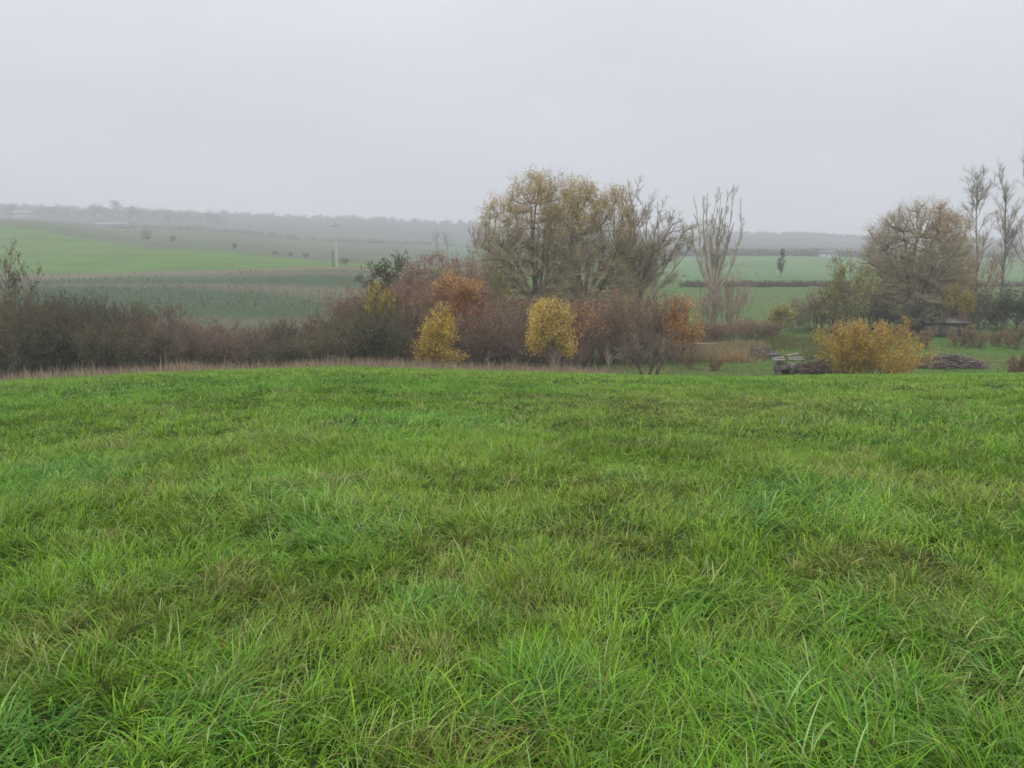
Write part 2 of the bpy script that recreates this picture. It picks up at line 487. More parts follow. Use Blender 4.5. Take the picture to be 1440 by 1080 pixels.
def cover(name, parts, label, cat, mat):
    g = join(parts)
    return tag(link(name, make_mesh(name, g[0], g[1], g[2], g[3], [mat])), label, cat, kind='stuff')

rng = np.random.default_rng(8)
TAN = [(0.33, 0.25, 0.18), (0.28, 0.20, 0.15), (0.38, 0.31, 0.20), (0.22, 0.16, 0.12)]
cover('dry_grass', [strip_cover(rng, 38000, (-330, 900), (30, 46), (0.26, 0.74), 0.018, TAN,
      dens_fn=lambda px, Y, x: sstep(30, 37, Y + 3 * (fbm(x * 0.3, Y * 0.3, 47) - 0.5)) * (1 - sstep(800, 900, px)) * np.clip(fbm(x * 0.3, Y * 0.5, 43, 4) * 3.2 - 0.8, 0.08, 1))],
      'tall dead tan grass along the far edge of the meadow', 'dry grass', M_DRY)
GG = [(0.11, 0.22, 0.035), (0.15, 0.22, 0.05), (0.09, 0.17, 0.03)]
cover('rough_grass', [strip_cover(rng, 52000, (830, 1760), (46, 88), (0.12, 0.28), 0.03, GG, (0.3, 1.2))],
      'short green grass on the low garden ground behind the meadow rim', 'grass', M_GRASS)
cover('reed_bank', [strip_cover(rng, 24000, (930, 1085), (59, 71), (0.3, 0.8), 0.03, [(0.38, 0.28, 0.18), (0.34, 0.25, 0.15), (0.28, 0.23, 0.13), (0.21, 0.21, 0.09)], dens_fn=lambda px, Y, x: np.clip(fbm(x * 0.5, Y * 0.4, 61) * 3 - 0.5, 0.1, 1) * sstep(925, 960, px) * (1 - sstep(1050, 1085, px))),
                    strip_cover(rng, 800, (1012, 1050), (59, 62), (0.35, 0.8), 0.03, [(0.40, 0.23, 0.10), (0.34, 0.24, 0.11)])],
      'low bank of tan and orange dead reeds across the garden', 'reeds', M_DRY)
def slope_d(px, Y, x):
    return np.clip(fbm(x * 0.13, Y * 0.06, 51, 4) * 5 - 2.3, 0.02, 1)
cover('tall_weeds', [strip_cover(rng, 6000, (-300, 620), (92, 196), (0.35, 1.2), 0.11, [(0.09, 0.115, 0.065), (0.15, 0.145, 0.10), (0.08, 0.11, 0.06), (0.20, 0.19, 0.14)], (0.3, 1.4), dens_fn=slope_d),
                    strip_cover(rng, 9000, (1040, 1180), (60, 76), (0.35, 0.8), 0.035, [(0.13, 0.14, 0.05), (0.17, 0.15, 0.07), (0.10, 0.12, 0.04)], dens_fn=lambda px, Y, x: np.clip(fbm(x * 0.4, Y * 0.4, 63) * 3 - 0.9, 0, 1))],
      'grey green tall weeds on rough ground below the fields', 'weeds', M_DRY)

# ------------------------------------------------------------------ woody plants
def tubes(Pl, R, sides, col):
    n, k, _ = Pl.shape
    T = np.gradient(Pl, axis=1)
    T /= np.linalg.norm(T, axis=2, keepdims=True) + 1e-9
    ref = np.where(np.abs(T[:, :1, 2:3]) > 0.9, np.array([1.0, 0, 0]), np.array([0, 0, 1.0]))
    U = np.cross(T, np.broadcast_to(ref, T.shape)); U /= np.linalg.norm(U, axis=2, keepdims=True) + 1e-9
    Wv = np.cross(T, U)
    an = np.arange(sides) * 2 * np.pi / sides
    V = (Pl[:, :, None, :] + R[:, :, None, None] * (np.cos(an)[None, None, :, None] * U[:, :, None, :] + np.sin(an)[None, None, :, None] * Wv[:, :, None, :]))
    base = (np.arange(n) * k * sides)[:, None, None] + (np.arange(k - 1) * sides)[None, :, None] + np.arange(sides)[None, None, :]
    nxt = (np.arange(n) * k * sides)[:, None, None] + (np.arange(k - 1) * sides)[None, :, None] + ((np.arange(sides) + 1) % sides)[None, None, :]
    Fq = np.stack([base, nxt, nxt + sides, base + sides], -1).reshape(-1, 4)
    C = np.repeat(col, k * sides, 0)
    return V.reshape(-1, 3), Fq, C

def grow(rng, S, D, L, R, k, wander, up, taper):
    n = len(S)
    Pl = np.zeros((n, k, 3)); Pl[:, 0] = S
    d = D.copy(); st = (L / (k - 1))[:, None]
    for i in range(1, k):
        d = d + rng.normal(0, wander, (n, 3)); d[:, 2] += up
        d /= np.linalg.norm(d, axis=1, keepdims=True)
        Pl[:, i] = Pl[:, i - 1] + d * st
    Rr = R[:, None] * (1 - (1 - taper) * np.linspace(0, 1, k)[None, :])
    return Pl, Rr

def spawn(rng, Pl, Rr, Lp, m, t0, t1, ang, asd, lr, lk, rr):
    n, k, _ = Pl.shape
    idx = np.repeat(np.arange(n), m); N = len(idx)
    t = rng.uniform(t0, t1, N) if m > 0 else np.zeros(0)
    f = t * (k - 1); i = np.clip(f.astype(int), 0, k - 2); w = (f - i)[:, None]
    S = Pl[idx, i] * (1 - w) + Pl[idx, i + 1] * w
    T = Pl[idx, i + 1] - Pl[idx, i]; T /= np.linalg.norm(T, axis=1, keepdims=True) + 1e-9
    q = rng.normal(0, 1, (N, 3)); q -= (q * T).sum(1, keepdims=True) * T
    q /= np.linalg.norm(q, axis=1, keepdims=True) + 1e-9
    A = np.clip(rng.normal(ang, asd, N), 0.05, 2.2)[:, None]
    D = T * np.cos(A) + q * np.sin(A)
    L = Lp[idx] * lr * (1 - lk * t) * rng.uniform(0.65, 1.25, N)
    R = np.minimum(Rr[idx, i] * 0.8, Rr[idx, 0] * rr * rng.uniform(0.75, 1.2, N))
    return S, D, L, R

def leaves(rng, pts, size, cols, aspect=1.6, jit=0.1):
    n = len(pts)
    c = pts + rng.normal(0, jit, (n, 3))
    u = rng.normal(0, 1, (n, 3)); u /= np.linalg.norm(u, axis=1, keepdims=True)
    v = rng.normal(0, 1, (n, 3)); v -= (v * u).sum(1, keepdims=True) * u; v /= np.linalg.norm(v, axis=1, keepdims=True)
    s = (size * rng.uniform(0.6, 1.4, n) * 0.5)[:, None]
    V = np.stack([c - u * s * aspect, c + v * s * 0.8, c + u * s * aspect, c - v * s * 0.8], 1)
    return V.reshape(-1, 3), np.arange(4 * n).reshape(-1, 4), np.repeat(cols, 4, 0)

def plant(seed, name, H, Wd, stems, lv, bark, twig, leaf=None, woodparts=2, stemname='trunk', env=None, squash=1.0):
    """stems: dict(n, r0, tilt, L, R, k, wander, up); lv: list of child levels; leaf: dict(n, size, cols, ...)."""
    rng = np.random.default_rng(seed)
    n = stems['n']
    an = rng.uniform(0, 6.283, n); rad = stems.get('r0', 0.1) * np.sqrt(rng.random(n))
    S = np.stack([np.cos(an) * rad, np.sin(an) * rad, np.full(n, -0.15)], 1)
    ti = np.abs(rng.normal(0, 1, n)) * stems['tilt'] * 0.7 + (stems['tilt'] * 0.3)
    if n == 1: ti = np.array([stems['tilt']])
    a2 = an + rng.normal(0, 0.4, n)
    if 'az' in stems: a2 = np.array(stems['az'], float)
    D = np.stack([np.cos(a2) * np.sin(ti), np.sin(a2) * np.sin(ti), np.cos(ti)], 1)
    L = stems['L'] * rng.uniform(0.8, 1.2, n) if n > 1 else np.array([stems['L']])
    R = stems['R'] * rng.uniform(0.7, 1.2, n) if n > 1 else np.array([stems['R']])
    levels = []
    Pl, Rr = grow(rng, S, D, L, R, stems.get('k', 7), stems.get('wander', 0.06), stems.get('up', 0.05), stems.get('taper', 0.3))
    levels.append((Pl, Rr, L))
    for q in lv:
        S, D, L2, R2 = spawn(rng, levels[-1][0], levels[-1][1], levels[-1][2], q['m'], q.get('t0', 0.3), q.get('t1', 1.0),
                             q.get('ang', 0.7), q.get('asd', 0.2), q.get('lr', 0.6), q.get('lk', 0.4), q.get('rr', 0.55))
        R2 = np.maximum(R2, q.get('rmin', 0.004))
        p2, r2 = grow(rng, S, D, L2, R2, q.get('k', 4), q.get('wander', 0.12), q.get('up', 0.05), q.get('taper', 0.35))
        levels.append((p2, r2, L2))
    if env is not None:                                  # keep inside a loose crown outline
        for i in range(1, len(levels)):
            p, r, l = levels[i]
            k = env(p[:, -1, 0], p[:, -1, 1], p[:, -1, 2]) < 1 + rng.normal(0, 0.12, len(p))
            levels[i] = (p[k], r[k], l[k])
    allp = np.concatenate([l[0].reshape(-1, 3) for l in levels])
    zt = np.percentile(allp[:, 2], 99.85); xw = np.percentile(np.hypot(allp[:, 0], allp[:, 1]) * 1.0, 97) * 2
    xw = (np.percentile(allp[:, 0], 99.3) - np.percentile(allp[:, 0], 0.7))
    sc = np.array([Wd / xw, Wd / xw * squash, H / zt])
    levels = [(p * sc, r, l) for p, r, l in levels]
    root = empty(name)
    def bcol(base, m, p):
        c = np.array(base)[None, :] * 1.5 * rng.uniform(0.65, 1.35, m)[:, None]
        return c
    def emit(rows, sides, col):
        Vs = []; Fs = []; Cs = []; o = 0
        for (p, r, l), s in zip(rows, sides):
            if len(p) == 0: continue
            v, f, c = tubes(p, r, s, bcol(col, len(p), p))
            Vs.append(v); Fs.append(f + o); Cs.append(c); o += len(v)
        return Vs, Fs, Cs, o
    Vs, Fs, Cs, o = emit(levels[:woodparts], [8, 6, 5, 4][:woodparts], bark)
    link(stemname, make_mesh(stemname, np.vstack(Vs), np.vstack(Fs), None, np.vstack(Cs), [M_BARK], smooth=True), root)
    rest = levels[woodparts:]
    if rest:
        Vs, Fs, Cs, o = emit(rest, [4] * (len(rest) - 1) + [3], twig)
        Ms = [np.zeros(sum(len(f) for f in Fs), int)]
        if leaf:
            for lf in (leaf if isinstance(leaf, list) else [leaf]):
                tp = np.concatenate([l[0].reshape(-1, 3) for l in levels[-2:]])
                zz = tp[:, 2] / H
                lo, hi = lf.get('z', (0.0, 2.0))
                wgt = sstep(lo - 0.06, lo + 0.06, zz) * (1 - sstep(hi - 0.06, hi + 0.06, zz)) * (0.15 + np.clip(fbm(tp[:, 0] * 0.9 + 9, tp[:, 2] * 0.9 + tp[:, 1], seed, 2) * 3 - 0.9, 0, 1)) + 1e-9
                if 'xr' in lf: wgt = wgt * sstep(lf['xr'][0], lf['xr'][0] + 0.3, tp[:, 0]) * (1 - sstep(lf['xr'][1] - 0.3, lf['xr'][1], tp[:, 0])) + 1e-9
                pick = rng.choice(len(tp), lf['n'], p=wgt / wgt.sum())
                cc = np.array(lf['cols'])[rng.integers(0, len(lf['cols']), lf['n'])] * rng.uniform(0.7, 1.25, lf['n'])[:, None]
                v, f, c = leaves(rng, tp[pick], lf['size'], cc, lf.get('aspect', 1.5), lf.get('jit', 0.12))
                Vs.append(v); Fs.append(f + o); Cs.append(c); o += len(v); Ms.append(np.ones(len(f), int))
        link('crown', make_mesh('crown', np.vstack(Vs), np.vstack(Fs), None, np.vstack(Cs), [M_BARK, M_LEAF], np.concatenate(Ms)), root)
    root['h'] = H; root['w'] = Wd
    return root

def in_domes(rng, domes, n, bias=0.24):
    """Random points through a union of rounded domes (cx, cy, cz, rx, ry, rz), thicker towards the outside."""
    vol = np.array([d[3] * d[4] * d[5] for d in domes]); k = rng.choice(len(domes), n, p=vol / vol.sum())
    D = np.array(domes)[k]
    q = rng.normal(0, 1, (n, 3)); q /= np.linalg.norm(q, axis=1, keepdims=True)
    q = q * (rng.random(n) ** bias)[:, None] * (1 + rng.normal(0, 0.05, n))[:, None]
    p = D[:, :3] + q * D[:, 3:6]
    return p

def reach(rng, nodes, T, k, bow, wob, maxd=None):
    """Curved twigs from the nearest node of the older wood out to each target point."""
    S = np.zeros_like(T)
    for a in range(0, len(T), 1500):
        t = T[a:a + 1500]
        d = np.sqrt(((t[:, None, :] - nodes[None, :, :]) ** 2).sum(2)) + 1.1 * np.maximum(0, nodes[None, :, 2] - t[:, None, 2])
        S[a:a + 1500] = nodes[np.argmin(d, 1)]
    d = T - S
    if maxd:
        l = np.linalg.norm(d, axis=1, keepdims=True); T = S + d * np.minimum(1, maxd / (l + 1e-6)); d = T - S
    ctrl = S + d * 0.5 + np.stack([d[:, 0] * bow, d[:, 1] * bow, -np.abs(d[:, 2]) * bow], 1) + rng.normal(0, wob, T.shape) * np.linalg.norm(d, axis=1, keepdims=True)
    t = np.linspace(0, 1, k)[None, :, None]
    return (1 - t) ** 2 * S[:, None] + 2 * t * (1 - t) * ctrl[:, None] + t ** 2 * T[:, None]

def domed(seed, name, domes, fork, limbs, R, nA, nB, nC, bark, twig, leaf, rA=0.05, rB=0.02, rC=0.009, lenC=0.8, droop=0.0, bias=0.24, stemname='trunk', spread=1.0, lift=0.5, r0=0.25, shoots=None):
    """A tree or shrub whose crown fills given domes: stems, limbs, branches and fine twigs, plus sparse leaves."""
    rng = np.random.default_rng(seed)
    H = max(d[2] + d[5] for d in domes); x0 = min(d[0] - d[3] for d in domes); x1 = max(d[0] + d[3] for d in domes)
    rows = []
    if fork > 0:
        rows.append((np.array([[[0, 0, -0.3], [0.05, 0.02, fork * 0.5], [0, 0, fork]]]), np.array([[R * 1.25, R, R * 0.92]])))
    T = in_domes(rng, domes, limbs, 0.35); T[:, 2] = np.maximum(T[:, 2], fork + (H - fork) * 0.45)
    if shoots:
        T = np.array(shoots['tips'], float); limbs = len(T)
    an = rng.uniform(0, 6.283, limbs)
    S = np.stack([np.cos(an) * r0 * (0.3 if fork else 1) * rng.random(limbs), np.sin(an) * r0 * (0.3 if fork else 1) * rng.random(limbs), np.full(limbs, max(fork - 0.15, -0.2))], 1)
    d = T - S; k = 9; t = np.linspace(0, 1, k)[None, :, None]
    ctrl = S + d * np.array([0.35 * spread, 0.35 * spread, lift]) + rng.normal(0, 0.05, T.shape) * H
    LP = (1 - t) ** 2 * S[:, None] + 2 * t * (1 - t) * ctrl[:, None] + t ** 2 * T[:, None] + np.cumsum(rng.normal(0, 0.006 * H, (limbs, k, 3)), 1) * np.linspace(0, 1, k)[None, :, None]
    rl = R * rng.uniform(0.35, 0.75, limbs) if fork else R * rng.uniform(0.7, 1.2, limbs)
    rows.append((LP, rl[:, None] * (1 - 0.78 * np.linspace(0, 1, k))[None, :]))
    nodes = LP[:, 2:].reshape(-1, 3)
    if shoots:                                           # open crown: upright shoots along the limbs
        ll = np.linalg.norm(T - S, axis=1); lp = LP; lr_ = rows[-1][1]
        for q in range(3):
            S2, D2, L2, R2 = spawn(rng, lp, lr_, ll, shoots['m'][q], shoots['t0'][q], 1.0, shoots['ang'], 0.13, shoots['lr'][q], 0.4, 0.5)
            p2, r2 = grow(rng, S2, D2, L2, np.maximum(np.minimum(R2, (rA, rB, rC)[q] * 1.3), (rA, rB, rC)[q] * 0.8), (6, 5, 4)[q], 0.1, shoots['up'], 0.4)
            shoots.setdefault('rows', []).append((p2, r2)); lp, lr_, ll = p2, r2, L2
        A, B, Cp, Cr = shoots['rows'][0][0], shoots['rows'][1][0], shoots['rows'][2][0], shoots['rows'][2][1]
        rows.append(shoots['rows'][0]); fine = shoots['rows'][1:]
    else:
        A = reach(rng, nodes, in_domes(rng, domes, nA, bias), 7, 0.22, 0.10)
        rows.append((A, np.full(len(A), rA)[:, None] * (1 - 0.65 * np.linspace(0, 1, 7))[None, :]))
    if not shoots:
        nB_nodes = np.concatenate([A[:, 2:].reshape(-1, 3)])
        B = reach(rng, nB_nodes, in_domes(rng, domes, nB, bias), 5, 0.2, 0.14, 2.6)
        fine = [(B, np.full(len(B), rB)[:, None] * (1 - 0.6 * np.linspace(0, 1, 5))[None, :])]
        i = rng.integers(0, nB, nC); j = rng.integers(1, 5, nC)
        S = B[i, j]; ctr = np.array([(x0 + x1) / 2, 0, H * 0.35])
        D = (S - ctr); D /= np.linalg.norm(D, axis=1, keepdims=True); D = D * 0.7 + (B[i, 4] - B[i, 2]) * 0.4 + rng.normal(0, 0.5, D.shape); D[:, 2] += 0.25 - droop
        D /= np.linalg.norm(D, axis=1, keepdims=True)
        Cp, Cr = grow(rng, S, D, lenC * rng.uniform(0.4, 1.2, nC), np.full(nC, rC), 4, 0.14, -0.04 - droop * 0.2, 0.5)
        fine.append((Cp, Cr))
    root = empty(name)
    def emit(rows, sides, base):
        Vs = []; Fs = []; Cs = []; o = 0
        for (p, r), sd in zip(rows, sides):
            c = np.array(base)[None, :] * 1.5 * rng.uniform(0.65, 1.35, len(p))[:, None]
            v, f, c = tubes(p, r, sd, c); Vs.append(v); Fs.append(f + o); Cs.append(c); o += len(v)
        return Vs, Fs, Cs, o
    Vs, Fs, Cs, o = emit(rows, [8, 7, 5] if fork else [7, 5], bark)
    link(stemname, make_mesh(stemname, np.vstack(Vs), np.vstack(Fs), None, np.vstack(Cs), [M_BARK], smooth=True), root)
    Vs, Fs, Cs, o = emit(fine, [4, 3], twig)
    Ms = [np.zeros(sum(len(f) for f in Fs), int)]
    tp = Cp[:, 1:].reshape(-1, 3)
    for lf in leaf:
        zz = tp[:, 2] / H; lo, hi = lf.get('z', (0.0, 2.0)); so = lf.get('soft', 0.1)
        wgt = sstep(lo - so, lo + so, zz) * (1 - sstep(hi - so, hi + so, zz)) * (0.12 + np.clip(fbm(tp[:, 0] * 0.55 + 9, tp[:, 2] * 0.55 + tp[:, 1] * 0.7, seed, 2) * 3 - 0.9, 0, 1)) + 1e-9
        if 'xr' in lf: wgt = wgt * sstep(lf['xr'][0], lf['xr'][0] + 1.0, tp[:, 0]) * (1 - sstep(lf['xr'][1] - 1.0, lf['xr'][1], tp[:, 0])) + 1e-9
        pick = rng.choice(len(tp), lf['n'], p=wgt / wgt.sum())
        cc = np.array(lf['cols'])[rng.integers(0, len(lf['cols']), lf['n'])] * rng.uniform(0.65, 1.3, lf['n'])[:, None]
        v, f, c = leaves(rng, tp[pick], lf['size'], cc, lf.get('aspect', 1.6), lf.get('jit', 0.12))
        Vs.append(v); Fs.append(f + o); Cs.append(c); o += len(v); Ms.append(np.ones(len(f), int))
    link('crown', make_mesh('crown', np.vstack(Vs), np.vstack(Fs), None, np.vstack(Cs), [M_BARK, M_LEAF], np.concatenate(Ms)), root)
    root['h'] = H; root['w'] = x1 - x0
    return root

USED = set()
def place(root, px, Y, top, width, rot=None, label=None, cat=None, group=None, base_px=None, rng=random.Random(3)):
    """Stand a plant (or a copy of it) at column px and depth Y so that it is as tall and wide as measured."""
    if root.name in USED:
        root = dup(root)
    USED.add(root.name)
    bt = bpy_slope(top)
    x = a_of(px, bt) * Y
    zb = hz(x, Y)
    H = EYE + Y * bt - zb
    Wd = width / F * Y * CP if width else root['w'] * H / root['h']
    root.location = (x, Y, zb)
    root.scale = (Wd / root['w'], Wd / root['w'], H / root['h'])
    root.rotation_euler = (0, 0, rng.uniform(0, 6.28) if rot is None else rot)
    tag(root, label, cat, group)
    return root

def ell(cx, cy, cz, rx, ry, rz, p=2.0):
    return lambda x, y, z: (np.abs((x - cx) / rx) ** p + np.abs((y - cy) / ry) ** p + np.abs((z - cz) / rz) ** p) ** (1 / p)
def union(*fs):
    return lambda x, y, z: np.minimum.reduce([f(x, y, z) for f in fs])

GREYB = (0.14, 0.125, 0.10); BROWN = (0.105, 0.08, 0.062); DARK = (0.075, 0.065, 0.05); PINK = (0.19, 0.125, 0.10); PALE = (0.27, 0.25, 0.21)
OLIVE = [(0.10, 0.12, 0.04), (0.14, 0.15, 0.05), (0.08, 0.09, 0.035)]
YEL = [(0.50, 0.36, 0.05), (0.42, 0.31, 0.05), (0.55, 0.42, 0.09), (0.32, 0.25, 0.05)]
ORG = [(0.54, 0.26, 0.09), (0.46, 0.20, 0.075), (0.56, 0.32, 0.12), (0.38, 0.16, 0.065)]
RUST = [(0.32, 0.18, 0.09), (0.26, 0.14, 0.075), (0.38, 0.24, 0.11)]
GOLD = [(0.30, 0.22, 0.08), (0.36, 0.25, 0.08), (0.25, 0.18, 0.07), (0.22, 0.19, 0.08)]
KHAKI = [(0.16, 0.14, 0.07), (0.20, 0.17, 0.08), (0.13, 0.125, 0.06)]

def shrub(seed, name, H, Wd, twig, leaf=None, stems=14, tilt=0.45, dens=1.0, bark=DARK, squash=1.0, up=0.06):
    return plant(seed, name, H, Wd, dict(n=stems, r0=Wd * 0.22, tilt=tilt, L=H * 0.8, R=0.045, k=6, wander=0.09, up=up, taper=0.35),
                 [dict(m=int(8 * dens), t0=0.15, ang=0.6, lr=0.5, lk=0.35, rr=0.5, k=5, wander=0.13, up=0.10),
                  dict(m=int(8 * dens), t0=0.1, ang=0.6, lr=0.5, lk=0.3, rr=0.6, k=4, wander=0.16, up=0.06, rmin=0.009),
                  dict(m=int(6 * dens), t0=0.1, ang=0.6, lr=0.55, lk=0.3, rr=0.7, k=3, wander=0.2, up=0.03, rmin=0.007)],
                 bark, twig, leaf, 1, 'stems', env=ell(0, 0, H * 0.45, Wd * 0.75, Wd * 0.75, H * 0.62), squash=squash)

# ---- the scrub belt at the left
DL = lambda c, n, z: dict(n=n, size=0.13, cols=c, z=(0.0, z), jit=0.25)
DK = [shrub(100 + i, 'bare_shrub', 4.6, 4.6, tw, DL(lc, 2400, 0.6), stems=12 + 2 * i) for i, (tw, lc) in enumerate((
     ((0.088, 0.072, 0.042), [(0.11, 0.115, 0.055), (0.09, 0.095, 0.05), (0.13, 0.11, 0.07)]), ((0.105, 0.083, 0.05), [(0.12, 0.105, 0.06), (0.09, 0.10, 0.05)]),
     ((0.072, 0.066, 0.038), [(0.08, 0.095, 0.045), (0.11, 0.115, 0.06)])))]
DP = [shrub(110 + i, 'bare_shrub', 4.2, 4.4, (0.13, 0.092, 0.068), DL([(0.12, 0.11, 0.06), (0.15, 0.115, 0.075)], 900, 0.45)) for i in range(2)]
tops = lambda px: np.interp(px, [-200, 0, 50, 100, 150, 200, 250, 300, 350, 400, 450, 490, 530, 570], [412, 410, 404, 414, 416, 424, 432, 438, 450, 446, 436, 426, 414, 404])
R3 = random.Random(5)
GL = 'bare shrubs of the scrub belt on the left'
for row, Y0 in enumerate((50.5, 54.5, 59)):
    px = -190 + row * 23
    while px < 575:
        Y = Y0 + R3.uniform(-1.2, 1.2)
        t = tops(px) + R3.uniform(-13, 18) + (13 if row == 0 else 0)
        pr = R3.choice(DP) if 215 < px < 345 or R3.random() < 0.15 else R3.choice(DK)
        place(pr, px, Y, t, R3.uniform(78, 115), None, 'bare dark brown shrub in the dense scrub belt at left', 'shrub', GL, rng=R3)
        px += R3.uniform(42, 62)

# ---- single plants. (prototype, px, depth, top row, width px, label)
t = plant(201, 'bare_tree', 9, 4, dict(n=3, r0=0.4, tilt=0.12, L=6.5, R=0.11, k=7, wander=0.04, up=0.03),
          [dict(m=7, t0=0.3, ang=0.4, lr=0.45, lk=0.3, rr=0.5, k=5, up=0.12), dict(m=9, t0=0.2, ang=0.45, lr=0.45, rr=0.6, k=4, up=0.06, rmin=0.012),
           dict(m=6, t0=0.1, ang=0.5, lr=0.5, rr=0.7, k=3, rmin=0.009)], GREYB, (0.17, 0.14, 0.09), dict(n=700, size=0.13, cols=KHAKI), 2)
place(t, 22, 57, 337, 78, 0.3, 'tall thin bare tree rising from the scrub at the left edge', 'tree')
BR = [shrub(120 + i, 'brown_shrub', 5.5, 5.0, (0.140, 0.102, 0.078), dict(n=1900, size=0.095, cols=RUST, z=(0.35, 1.2), jit=0.2), stems=18, tilt=0.35, bark=BROWN) for i in range(3)]
PK = domed(130, 'pinkish_shrub', [(0, 0, 4.2, 3.9, 3.2, 4.3), (-1.8, 0, 3.4, 2.6, 2.6, 3.6), (1.9, 0, 3.8, 2.4, 2.6, 4.1)], 0, 30, 0.07, 420, 3600, 12000, (0.11, 0.085, 0.068), (0.195, 0.133, 0.098),
           [dict(n=2200, size=0.12, cols=[(0.30, 0.19, 0.15), (0.26, 0.16, 0.12)], z=(0.5, 1.3))], rA=0.03, rB=0.015, rC=0.009, lenC=0.7, stemname='stems', r0=1.4, spread=0.6)
place(PK, 618, 66, 353, None, 0, 'large domed pinkish brown bare shrub left of the willows', 'shrub')
GB = 'brown twiggy shrubs of the thicket below the willows'
for pr, px, Y, top, w, lab in (
    (0, 498, 64, 402, 90, 'low brown shrub where the scrub belt starts to rise'),
    (1, 545, 66, 381, 84, 'greyish brown shrub under the dark pine left of the pinkish dome'),
    (2, 575, 58, 420, 92, 'brown shrub directly left of the ragged yellow tree'),
    (0, 585, 60, 388, 90, 'tall purplish brown shrub behind the ragged yellow tree'),
    (0, 668, 57, 430, 84, 'purple brown shrub just right of the ragged yellow tree'),
    (2, 705, 60, 408, 92, 'brown shrub in front of the olive bush left of the willows'),
    (1, 722, 56, 428, 88, 'dark brown shrub just left of the square yellow tree'),
    (2, 818, 57, 414, 84, 'rusty brown shrub just right of the square yellow tree'),
    (1, 765, 62, 410, 95, 'reddish brown shrub behind the square yellow tree'),
    (0, 858, 60, 402, 96, 'brown shrub under the right side of the willows'),
    (1, 900, 58, 408, 90, 'red brown shrub behind the grey vase shaped shrub'),
    (2, 935, 61, 402, 80, 'brown shrub touching the left side of the rust orange tree'),
    (1, 640, 63, 404, 100, 'brown shrub around the foot of the fiery orange tree')):
    place(BR[pr], px, Y, top, w, None, lab, 'shrub', GB, rng=R3)

YT = domed(140, 'yellow_tree', [(0.3, 0, 3.3, 0.9, 1.0, 1.1), (0.8, 0, 2.6, 0.7, 0.9, 0.7), (-0.4, 0, 2.5, 0.8, 0.9, 0.6), (-1.1, 0, 1.5, 1.0, 0.9, 0.55), (0.2, 0, 1.6, 0.9, 0.9, 0.6), (1.3, 0, 0.95, 0.9, 0.8, 0.3), (-0.2, 0, 0.85, 1.2, 0.9, 0.35)], 0, 9, 0.06, 90, 600, 1600, BROWN, (0.16, 0.11, 0.06),
           [dict(n=9000, size=0.072, cols=[(0.68, 0.50, 0.07), (0.60, 0.44, 0.07), (0.74, 0.57, 0.12), (0.48, 0.36, 0.07)], z=(0.0, 1.4), jit=0.12)], rA=0.02, rB=0.011, rC=0.007, lenC=0.5, stemname='stems', r0=0.5)
place(YT, 612, 51.5, 428, 84, 0.0, 'ragged bright yellow tree in front of the thicket', 'tree')
yt2 = domed(141, 'yellow_tree', [(-0.75, 0, 3.3, 0.7, 1.0, 0.85), (0.1, 0, 3.4, 0.75, 1.0, 0.9), (0.85, 0, 3.25, 0.6, 1.0, 0.85), (-0.8, 0, 2.2, 0.75, 1.0, 0.8), (0.85, 0, 2.0, 0.75, 1.0, 0.75), (0, 0, 2.55, 1.2, 1.2, 1.0), (-1.1, 0, 1.7, 0.4, 0.6, 0.5), (1.3, 0, 1.6, 0.3, 0.5, 0.45)], 1.0, 9, 0.09, 130, 900, 2600, BROWN, (0.17, 0.13, 0.06),
           [dict(n=14000, size=0.068, cols=[(0.68, 0.50, 0.12), (0.60, 0.44, 0.10), (0.74, 0.57, 0.17), (0.52, 0.39, 0.10)], z=(0.0, 1.4), jit=0.14)], rA=0.018, rB=0.01, rC=0.006, lenC=0.45)
place(yt2, 775, 49.5, 424, 62, 0.0, 'small square crowned yellow tree on a bare trunk below the willows', 'tree')
GD0 = [(0.46, 0.32, 0.13), (0.40, 0.27, 0.12), (0.48, 0.26, 0.12)]
OT = shrub(142, 'orange_tree', 6.5, 4.5, (0.17, 0.09, 0.06), [dict(n=4200, size=0.11, cols=ORG, z=(0.45, 0.92), jit=0.2), dict(n=1500, size=0.11, cols=GD0, z=(0.8, 1.3))], stems=10, tilt=0.35, bark=BROWN)
place(OT, 638, 59, 380, 78, 0.5, 'fiery orange leaved tree above the ragged yellow one', 'tree')
OT2 = shrub(143, 'orange_tree', 5.2, 4.0, (0.16, 0.09, 0.06), dict(n=3400, size=0.10, cols=[(0.54, 0.30, 0.095), (0.46, 0.20, 0.06), (0.64, 0.40, 0.11)], z=(0.3, 1.3), jit=0.12), stems=10, tilt=0.35, bark=BROWN)
place(OT2, 958, 58, 408, 58, 0.1, 'rust orange leaved tree at the right end of the thicket', 'tree')
OT3 = shrub(144, 'rusty_shrub', 4.2, 5.0, (0.15, 0.09, 0.065), dict(n=1800, size=0.14, cols=RUST + ORG[:1], z=(0.45, 1.3)), stems=14, bark=BROWN)
place(OT3, 795, 55, 424, 92, 0.4, 'rusty leaved shrub wrapping the right side of the square yellow tree', 'shrub')
YS_ = shrub(145, 'yellow_shrub', 3.4, 3.2, (0.15, 0.11, 0.07), dict(n=1500, size=0.15, cols=[(0.36, 0.30, 0.06), (0.30, 0.24, 0.06)], z=(0.55, 1.3)), stems=8, bark=BROWN)
place(YS_, 528, 57.5, 400, 44, 0.4, 'small mustard yellow shrub top poking out of the brown scrub', 'shrub')
OL = [shrub(146 + i, 'olive_shrub', 5.5, 4.5, (0.14, 0.13, 0.08), dict(n=2600, size=0.13, cols=[(0.28, 0.29, 0.10), (0.24, 0.25, 0.09), (0.36, 0.33, 0.12)], z=(0.15, 1.3)), stems=9, tilt=0.3, bark=GREYB) for i in range(2)]
